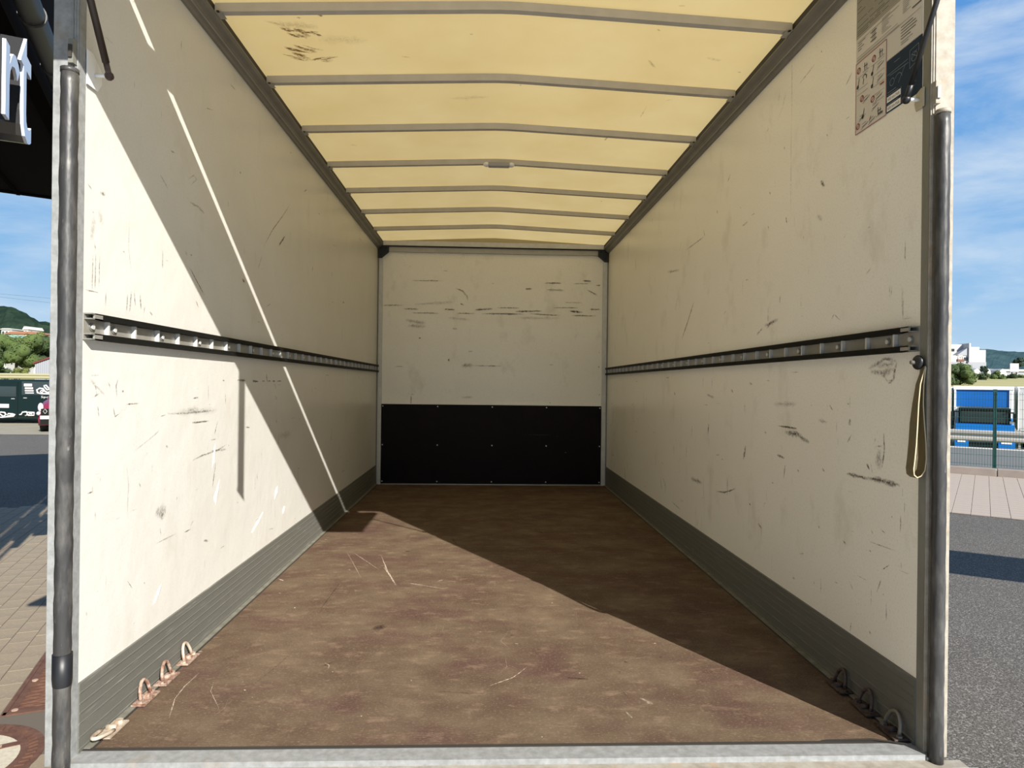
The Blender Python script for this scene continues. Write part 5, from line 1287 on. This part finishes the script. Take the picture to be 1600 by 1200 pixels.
# houses
def house(u0_, u1_, vt, vb, d, wm, rm, lab, roofpx=3, depth=9, wins=2):
    a = at(u0_, vb, d); b = at(u1_, vb, d); X = Vector((b.x - a.x, b.y - a.y, 0)); w = X.length; X.normalize(); Y = Vector((-X.y, X.x, 0)); z0 = min(a.z, 0.9); O = Vector((a.x, a.y, z0)); ht = at((u0_ + u1_) / 2, vt, d).z - z0; rh = roofpx * d / FPX
    r_ = empty('house', O, lab, 'house'); part(MB().box((0, 0, 0), (w, depth, ht - rh), wm, O, X, Y), 'wall', r_)
    part(MB().prism([(-0.3, ht - rh), (w + 0.3, ht - rh), (w + 0.3, ht - rh + 0.15), (w * 0.8, ht), (w * 0.2, ht), (-0.3, ht - rh + 0.15)], O - Y * 0.4, O + Y * (depth + 0.4), rm, X, (0, 0, 1)), 'roof', r_)
    zb = (at(0, vb, d).z - z0)
    for i in range(wins):
        x = w * (i + 0.5) / wins; part(MB().box((x - w * 0.08, -0.05, zb + (ht - rh - zb) * 0.35), (x + w * 0.08, 0.02, zb + (ht - rh - zb) * 0.75), GLS, O, X, Y), 'window', r_)
    return r_
HW = mat('house_white', (0.45, 0.44, 0.41), 0.8); HR = mat('roof_orange', (0.26, 0.12, 0.07), 0.8); HG = mat('roof_green', (0.18, 0.30, 0.22), 0.7); HGy = mat('roof_grey', (0.30, 0.30, 0.30), 0.8)
house(-14, 36, 523, 545, 170, HW, HG, 'wide hall with a faded green roof at the left edge below the hill', 8, 20, 4)
house(8, 62, 518, 532, 230, mat('wall_ochre', (0.55, 0.36, 0.24), 0.8), HR, 'long building with an orange tiled roof under the wooded hill', 4, 14, 4)
house(2, 19, 513, 526, 260, HW, HW, 'white block-shaped house left of the white gable, below the wooded hill', 2, 10, 3)
house(37, 44, 510, 523, 262, HW, HW, 'small bright white gabled house in the middle below the hill', 5, 8, 1)
house(53, 64, 539, 552, 120, HW, HGy, 'white house half hidden among the trees above the shed', 3, 8, 2)
house(-12, 10, 536, 552, 130, HW, HGy, 'white house with grey roof among the trees at the left edge', 3, 8, 2)
# wooded hill: relief with tree-crown bumps
def hill(name, pts, d, m, base_z, depth, bump, step, lab=None):
    rg = random.Random(17); us = [p[0] for p in pts]; mb = MB(); u_a, u_b = us[0], us[-1]; wid = (u_b - u_a) * d / FPX; nxh = int(wid / step); nyh = 26
    def prof_(u):
        for (a_, va), (b_, vb_) in zip(pts, pts[1:]):
            if a_ <= u <= b_: return va + (vb_ - va) * (u - a_) / (b_ - a_)
        return pts[-1][1]
    import mathutils
    for j in range(nyh + 1):
        tt = j / nyh
        for i in range(nxh + 1):
            u = u_a + (u_b - u_a) * i / nxh; P_ = at(u, prof_(u), d); zt_ = P_.z; back = Vector((P_.x - CAM.x, P_.y - CAM.y, 0)).normalized()
            s_ = math.sin(min(tt, 0.75) / 0.75 * PI / 2)
            q = Vector((P_.x, P_.y, 0)) - back * depth * (0.75 - tt); zz_ = base_z + (zt_ - base_z) * s_
            nn = mathutils.noise.noise(Vector((q.x, q.y, 0)) / (step * 4.2)) + 0.6 * mathutils.noise.noise(Vector((q.x, q.y, 7)) / (step * 1.8))
            mb.v.append((q.x, q.y, zz_ + nn * bump))
    for j in range(nyh):
        for i in range(nxh): a_ = j * (nxh + 1) + i; mb.face([a_, a_ + 1, a_ + nxh + 2, a_ + nxh + 1], m)
    return mb.build(name, kind='structure')
FOR = mat('forest', (0.011, 0.022, 0.016), 1.0, col2=(0.026, 0.044, 0.028), nscale=0.08, namt=0.9, spec=0.0); FORB = mat('forest_haze_tinted', (0.026, 0.052, 0.062), 1.0, col2=(0.042, 0.075, 0.08), nscale=0.03, namt=0.9, spec=0.0)  # distant forest is bluish: haze put into its base colour
hill('wooded_hill', [(-160, 476), (-60, 477), (0, 483), (20, 485), (40, 492), (55, 500), (68, 506), (85, 509), (140, 520), (200, 535), (420, 548), (700, 560)], 420, FOR, 5, 150, 3.2, 2.4)
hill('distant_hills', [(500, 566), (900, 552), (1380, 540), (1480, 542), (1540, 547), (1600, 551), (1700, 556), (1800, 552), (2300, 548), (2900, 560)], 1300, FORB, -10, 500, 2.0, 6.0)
for v0, v1, lab in ((459, 466, 'upper of the two overhead power lines in the sky at the left'), (464, 473, 'lower of the two overhead power lines in the sky at the left')):
    pts = [at(-160 + 320 * i / 16, v0 - 7 + (v1 - v0) * (-160 + 320 * i / 16) / 78 + 7, 160) for i in range(17)]
    tag(MB().tube(pts, 0.035, mat('wire', (0.10, 0.13, 0.18), 0.6), 5).build('power_line'), lab, 'power line', 'overhead power lines')

# ================================================================== FAR RIGHT: field, hedge, factory, signs
fld = MB(); FY = mat('dry_field', (0.36, 0.31, 0.13), 1.0, col2=(0.22, 0.22, 0.08), nscale=0.12, namt=0.9)
c0, c1, c2, c3 = at(700, 606, 60), at(2600, 606, 60), at(2600, 588, 190), at(700, 588, 190)
c0.z = c1.z = at(1560, 606, 60).z; c2.z = c3.z = at(1560, 588, 190).z; g0_, g1_ = at(700, 606, 54), at(2600, 606, 54); g0_.z = g1_.z = ZG - 1.2; fld.poly([g0_, g1_, c1, c0], GRASS)
fld.poly([c0, c1, c2, c3], FY); c4, c5 = at(2600, 588, 1400), at(500, 588, 1400); fld.poly([c3, c2, Vector((c4.x, c4.y, c2.z)), Vector((c5.x, c5.y, c3.z))], FY); fld.build('field', kind='structure')
tree_px(1500, 569, 602, 44, 70, LEAF[0], 'round green bush above the lorry, left beside the door post', 21, 'bush', 'bush', nl=1800, nb=16, trunk=0.02)
tree_px(1478, 571, 602, 36, 66, LEAF[1], 'green bush partly behind the right door post', 22, 'bush', 'bush', nl=900, nb=12, trunk=0.02)
for i, (u, vt, w_, lab) in enumerate(((1536, 584, 24, 'low hedge bush just right of the big round bush'), (1557, 579, 30, 'tallest hedge bush in the middle of the row'), (1577, 585, 26, 'hedge bush below the pink and white sign'), (1597, 587, 26, 'hedge bush at the right picture edge'))):
    tree_px(u, vt, 597, w_ * 0.85, 112 + i * 13, LEAF[0 if i % 2 else 1], lab, 30 + i, 'bush', 'bush', nl=600, nb=9, trunk=0.02, group='bushes of the hedge beyond the lorry')
tree_px(1590, 556, 578, 18, 300, LEAF[3], 'dark tree rising behind the pink and white sign', 41, nl=500, nb=9)
tree_px(1612, 553, 578, 18, 330, LEAF[3], 'dark tree cut by the right picture edge below the hills', 42, nl=500, nb=9)
tree_px(1537, 569, 590, 12, 214, LEAF[3], 'small dark tree at the right foot of the white factory', 43, nl=400, nb=8)
# factory
FW = mat('factory_white', (0.44, 0.43, 0.42), 0.7, col2=(0.38, 0.37, 0.36), nscale=0.05, namt=0.5); FG = mat('factory_grey', (0.26, 0.27, 0.29), 0.7); fd = 280.0
fo = at(1470, 577, fd); fx = at(1541, 577, fd); X = Vector((fx.x - fo.x, fx.y - fo.y, 0)); FWd = X.length; X.normalize(); Y = Vector((-X.y, X.x, 0)); O = Vector((fo.x, fo.y, fo.z))
fac = empty('factory', O, 'large white stepped factory block on the skyline at the right', 'building')
fx_ = lambda u: (u - 1470) / 71 * FWd; fz_ = lambda v: (577 - v) * fd / FPX
def fb_(u0_, u1_, v0, v1, m, name, y0=0.0, y1=40.0): return part(MB().box((fx_(u0_), y0, fz_(v1)), (fx_(u1_), y1, fz_(v0)), m, O, X, Y), name, fac)
fb_(1470, 1541, 565, 596, FG, 'ground_floor'); fb_(1470, 1540, 555, 565, FW, 'middle_storey'); fb_(1513, 1540, 546, 555, FW, 'right_storey'); fb_(1512, 1530, 541.5, 546, FW, 'upper_block')
fb_(1470, 1512, 537, 555, FW, 'left_storey', 3); fb_(1511.5, 1514, 536, 565, FW, 'corner_fin', -1.0, 6)
fb_(1488, 1491, 528, 537, FW, 'chimney', 6, 8)
part(MB().prism([(fx_(1494), fz_(555)), (fx_(1512), fz_(555)), (fx_(1512), fz_(543.5)), (fx_(1510), fz_(543.5))], O - Y * 0.3, O + Y * 3.2, FG, X, (0, 0, 1)), 'slanted_wall', fac)
fb_(1493, 1498, 544, 548, GLS, 'window', 2.8, 3.1); fb_(1506, 1512, 558, 563, GLS, 'window', -0.2, 0.1)
# low white halls, like a row of tents
for i, (u0_, u1_, vt, lab) in enumerate(((1519, 1534, 576, 'white domed hall roof nearest the factory foot'), (1540, 1549, 576, 'white domed hall roof in the middle of the row'), (1560, 1574, 576, 'white domed hall roof left of the pink and white sign'))):
    a = at(u0_, 583, 230); b = at(u1_, 583, 230); X = Vector((b.x - a.x, b.y - a.y, 0)); w_ = X.length; X.normalize(); Y = Vector((-X.y, X.x, 0)); O = Vector((a.x, a.y, at(1550, 593, 230).z)); hh = at(1550, vt, 230).z - O.z
    r_ = empty('storage_hall', O, lab, 'hall', 'white halls beyond the hedge'); part(MB().prism([(0, 0), (w_, 0), (w_, hh * 0.45), (w_ * 0.8, hh * 0.85), (w_ * 0.5, hh), (w_ * 0.2, hh * 0.85), (0, hh * 0.45)], O, O + Y * 9, HW, X, (0, 0, 1)), 'shell', r_)
    part(MB().box((w_ * 0.35, -0.06, 0), (w_ * 0.65, 0.02, hh * 0.5), GLS, O, X, Y), 'door', r_)
a = at(1515, 588, 245); b = at(1640, 588, 245); X = Vector((b.x - a.x, b.y - a.y, 0)); w_ = X.length; X.normalize(); Y = Vector((-X.y, X.x, 0)); O = Vector((a.x, a.y, a.z)); hh = at(1580, 577, 245).z - O.z
r_ = empty('long_hall', O, 'long flat pale hall stretching behind the hedge to the right edge', 'building'); part(MB().box((0, 0, 0), (w_, 30, hh * 0.72), FG, O, X, Y), 'wall', r_); part(MB().box((-0.5, -0.5, hh * 0.72), (w_ + 0.5, 30.5, hh), HW, O, X, Y), 'roof', r_)
# roadside sign with arches
sd_ = 130.0; O = at(1500.5, 590, sd_); X = (at(1501.5, 590, sd_) - at(1500.5, 590, sd_)); X.z = 0; X.normalize(); k1 = sd_ / FPX
sg = empty('roadside_sign', O, 'small brown restaurant sign with pale double arch on a pole before the factory', 'sign')
part(MB().box((-5.5 * k1, -0.2, 24.5 * k1), (5 * k1, 0.2, 28.5 * k1), mat('sign_brown', (0.13, 0.045, 0.03), 0.6), O, X, Vector((-X.y, X.x, 0))), 'board', sg)
part(MB().tube([O, O + Vector((0, 0, 25 * k1))], 0.7 * k1, BLKR, 8), 'pole', sg)
ar = [(-4.2, 28.5), (-3.7, 31.5), (-2.4, 34), (-1.2, 34), (-0.2, 31), (0.8, 34), (2.2, 34), (3.4, 31.5), (4.0, 28.5)]
part(MB().tube([O + X * (p * k1) + Vector((0, 0, q * k1)) for p, q in ar], 1.0 * k1, mat('arch_pale', (0.75, 0.66, 0.50), 0.5), 6), 'arches', sg)
sd_ = 150.0; O = at(1584.5, 592, sd_); k1 = sd_ / FPX; X = (at(1585.5, 590, sd_) - at(1584.5, 590, sd_)); X.z = 0; X.normalize(); Y = Vector((-X.y, X.x, 0))
sg = empty('billboard', O, 'white board with pink marks standing above the hedge near the right edge', 'sign')
part(MB().box((-6.5 * k1, -0.1, 11 * k1), (6.5 * k1, 0.1, 24 * k1), mat('board_pinkish', (0.80, 0.70, 0.74), 0.6), O, X, Y), 'board', sg)
for x_ in (-3.5, 3.5): part(MB().box((x_ * k1 - 0.08, -0.08, 0), (x_ * k1 + 0.08, 0.08, 11 * k1), BLKR, O, X, Y), 'post', sg)
for x_, z_, hz_ in ((-3, 14.5, 4), (-1.0, 16, 2.2), (0.8, 17, 4), (2.6, 14.5, 2.4)): part(MB().box(((x_ - 0.5) * k1, -0.14, z_ * k1), ((x_ + 0.5) * k1, -0.1, (z_ + hz_) * k1), mat('pink_mark', (0.62, 0.22, 0.42), 0.6), O, X, Y), 'mark', sg)
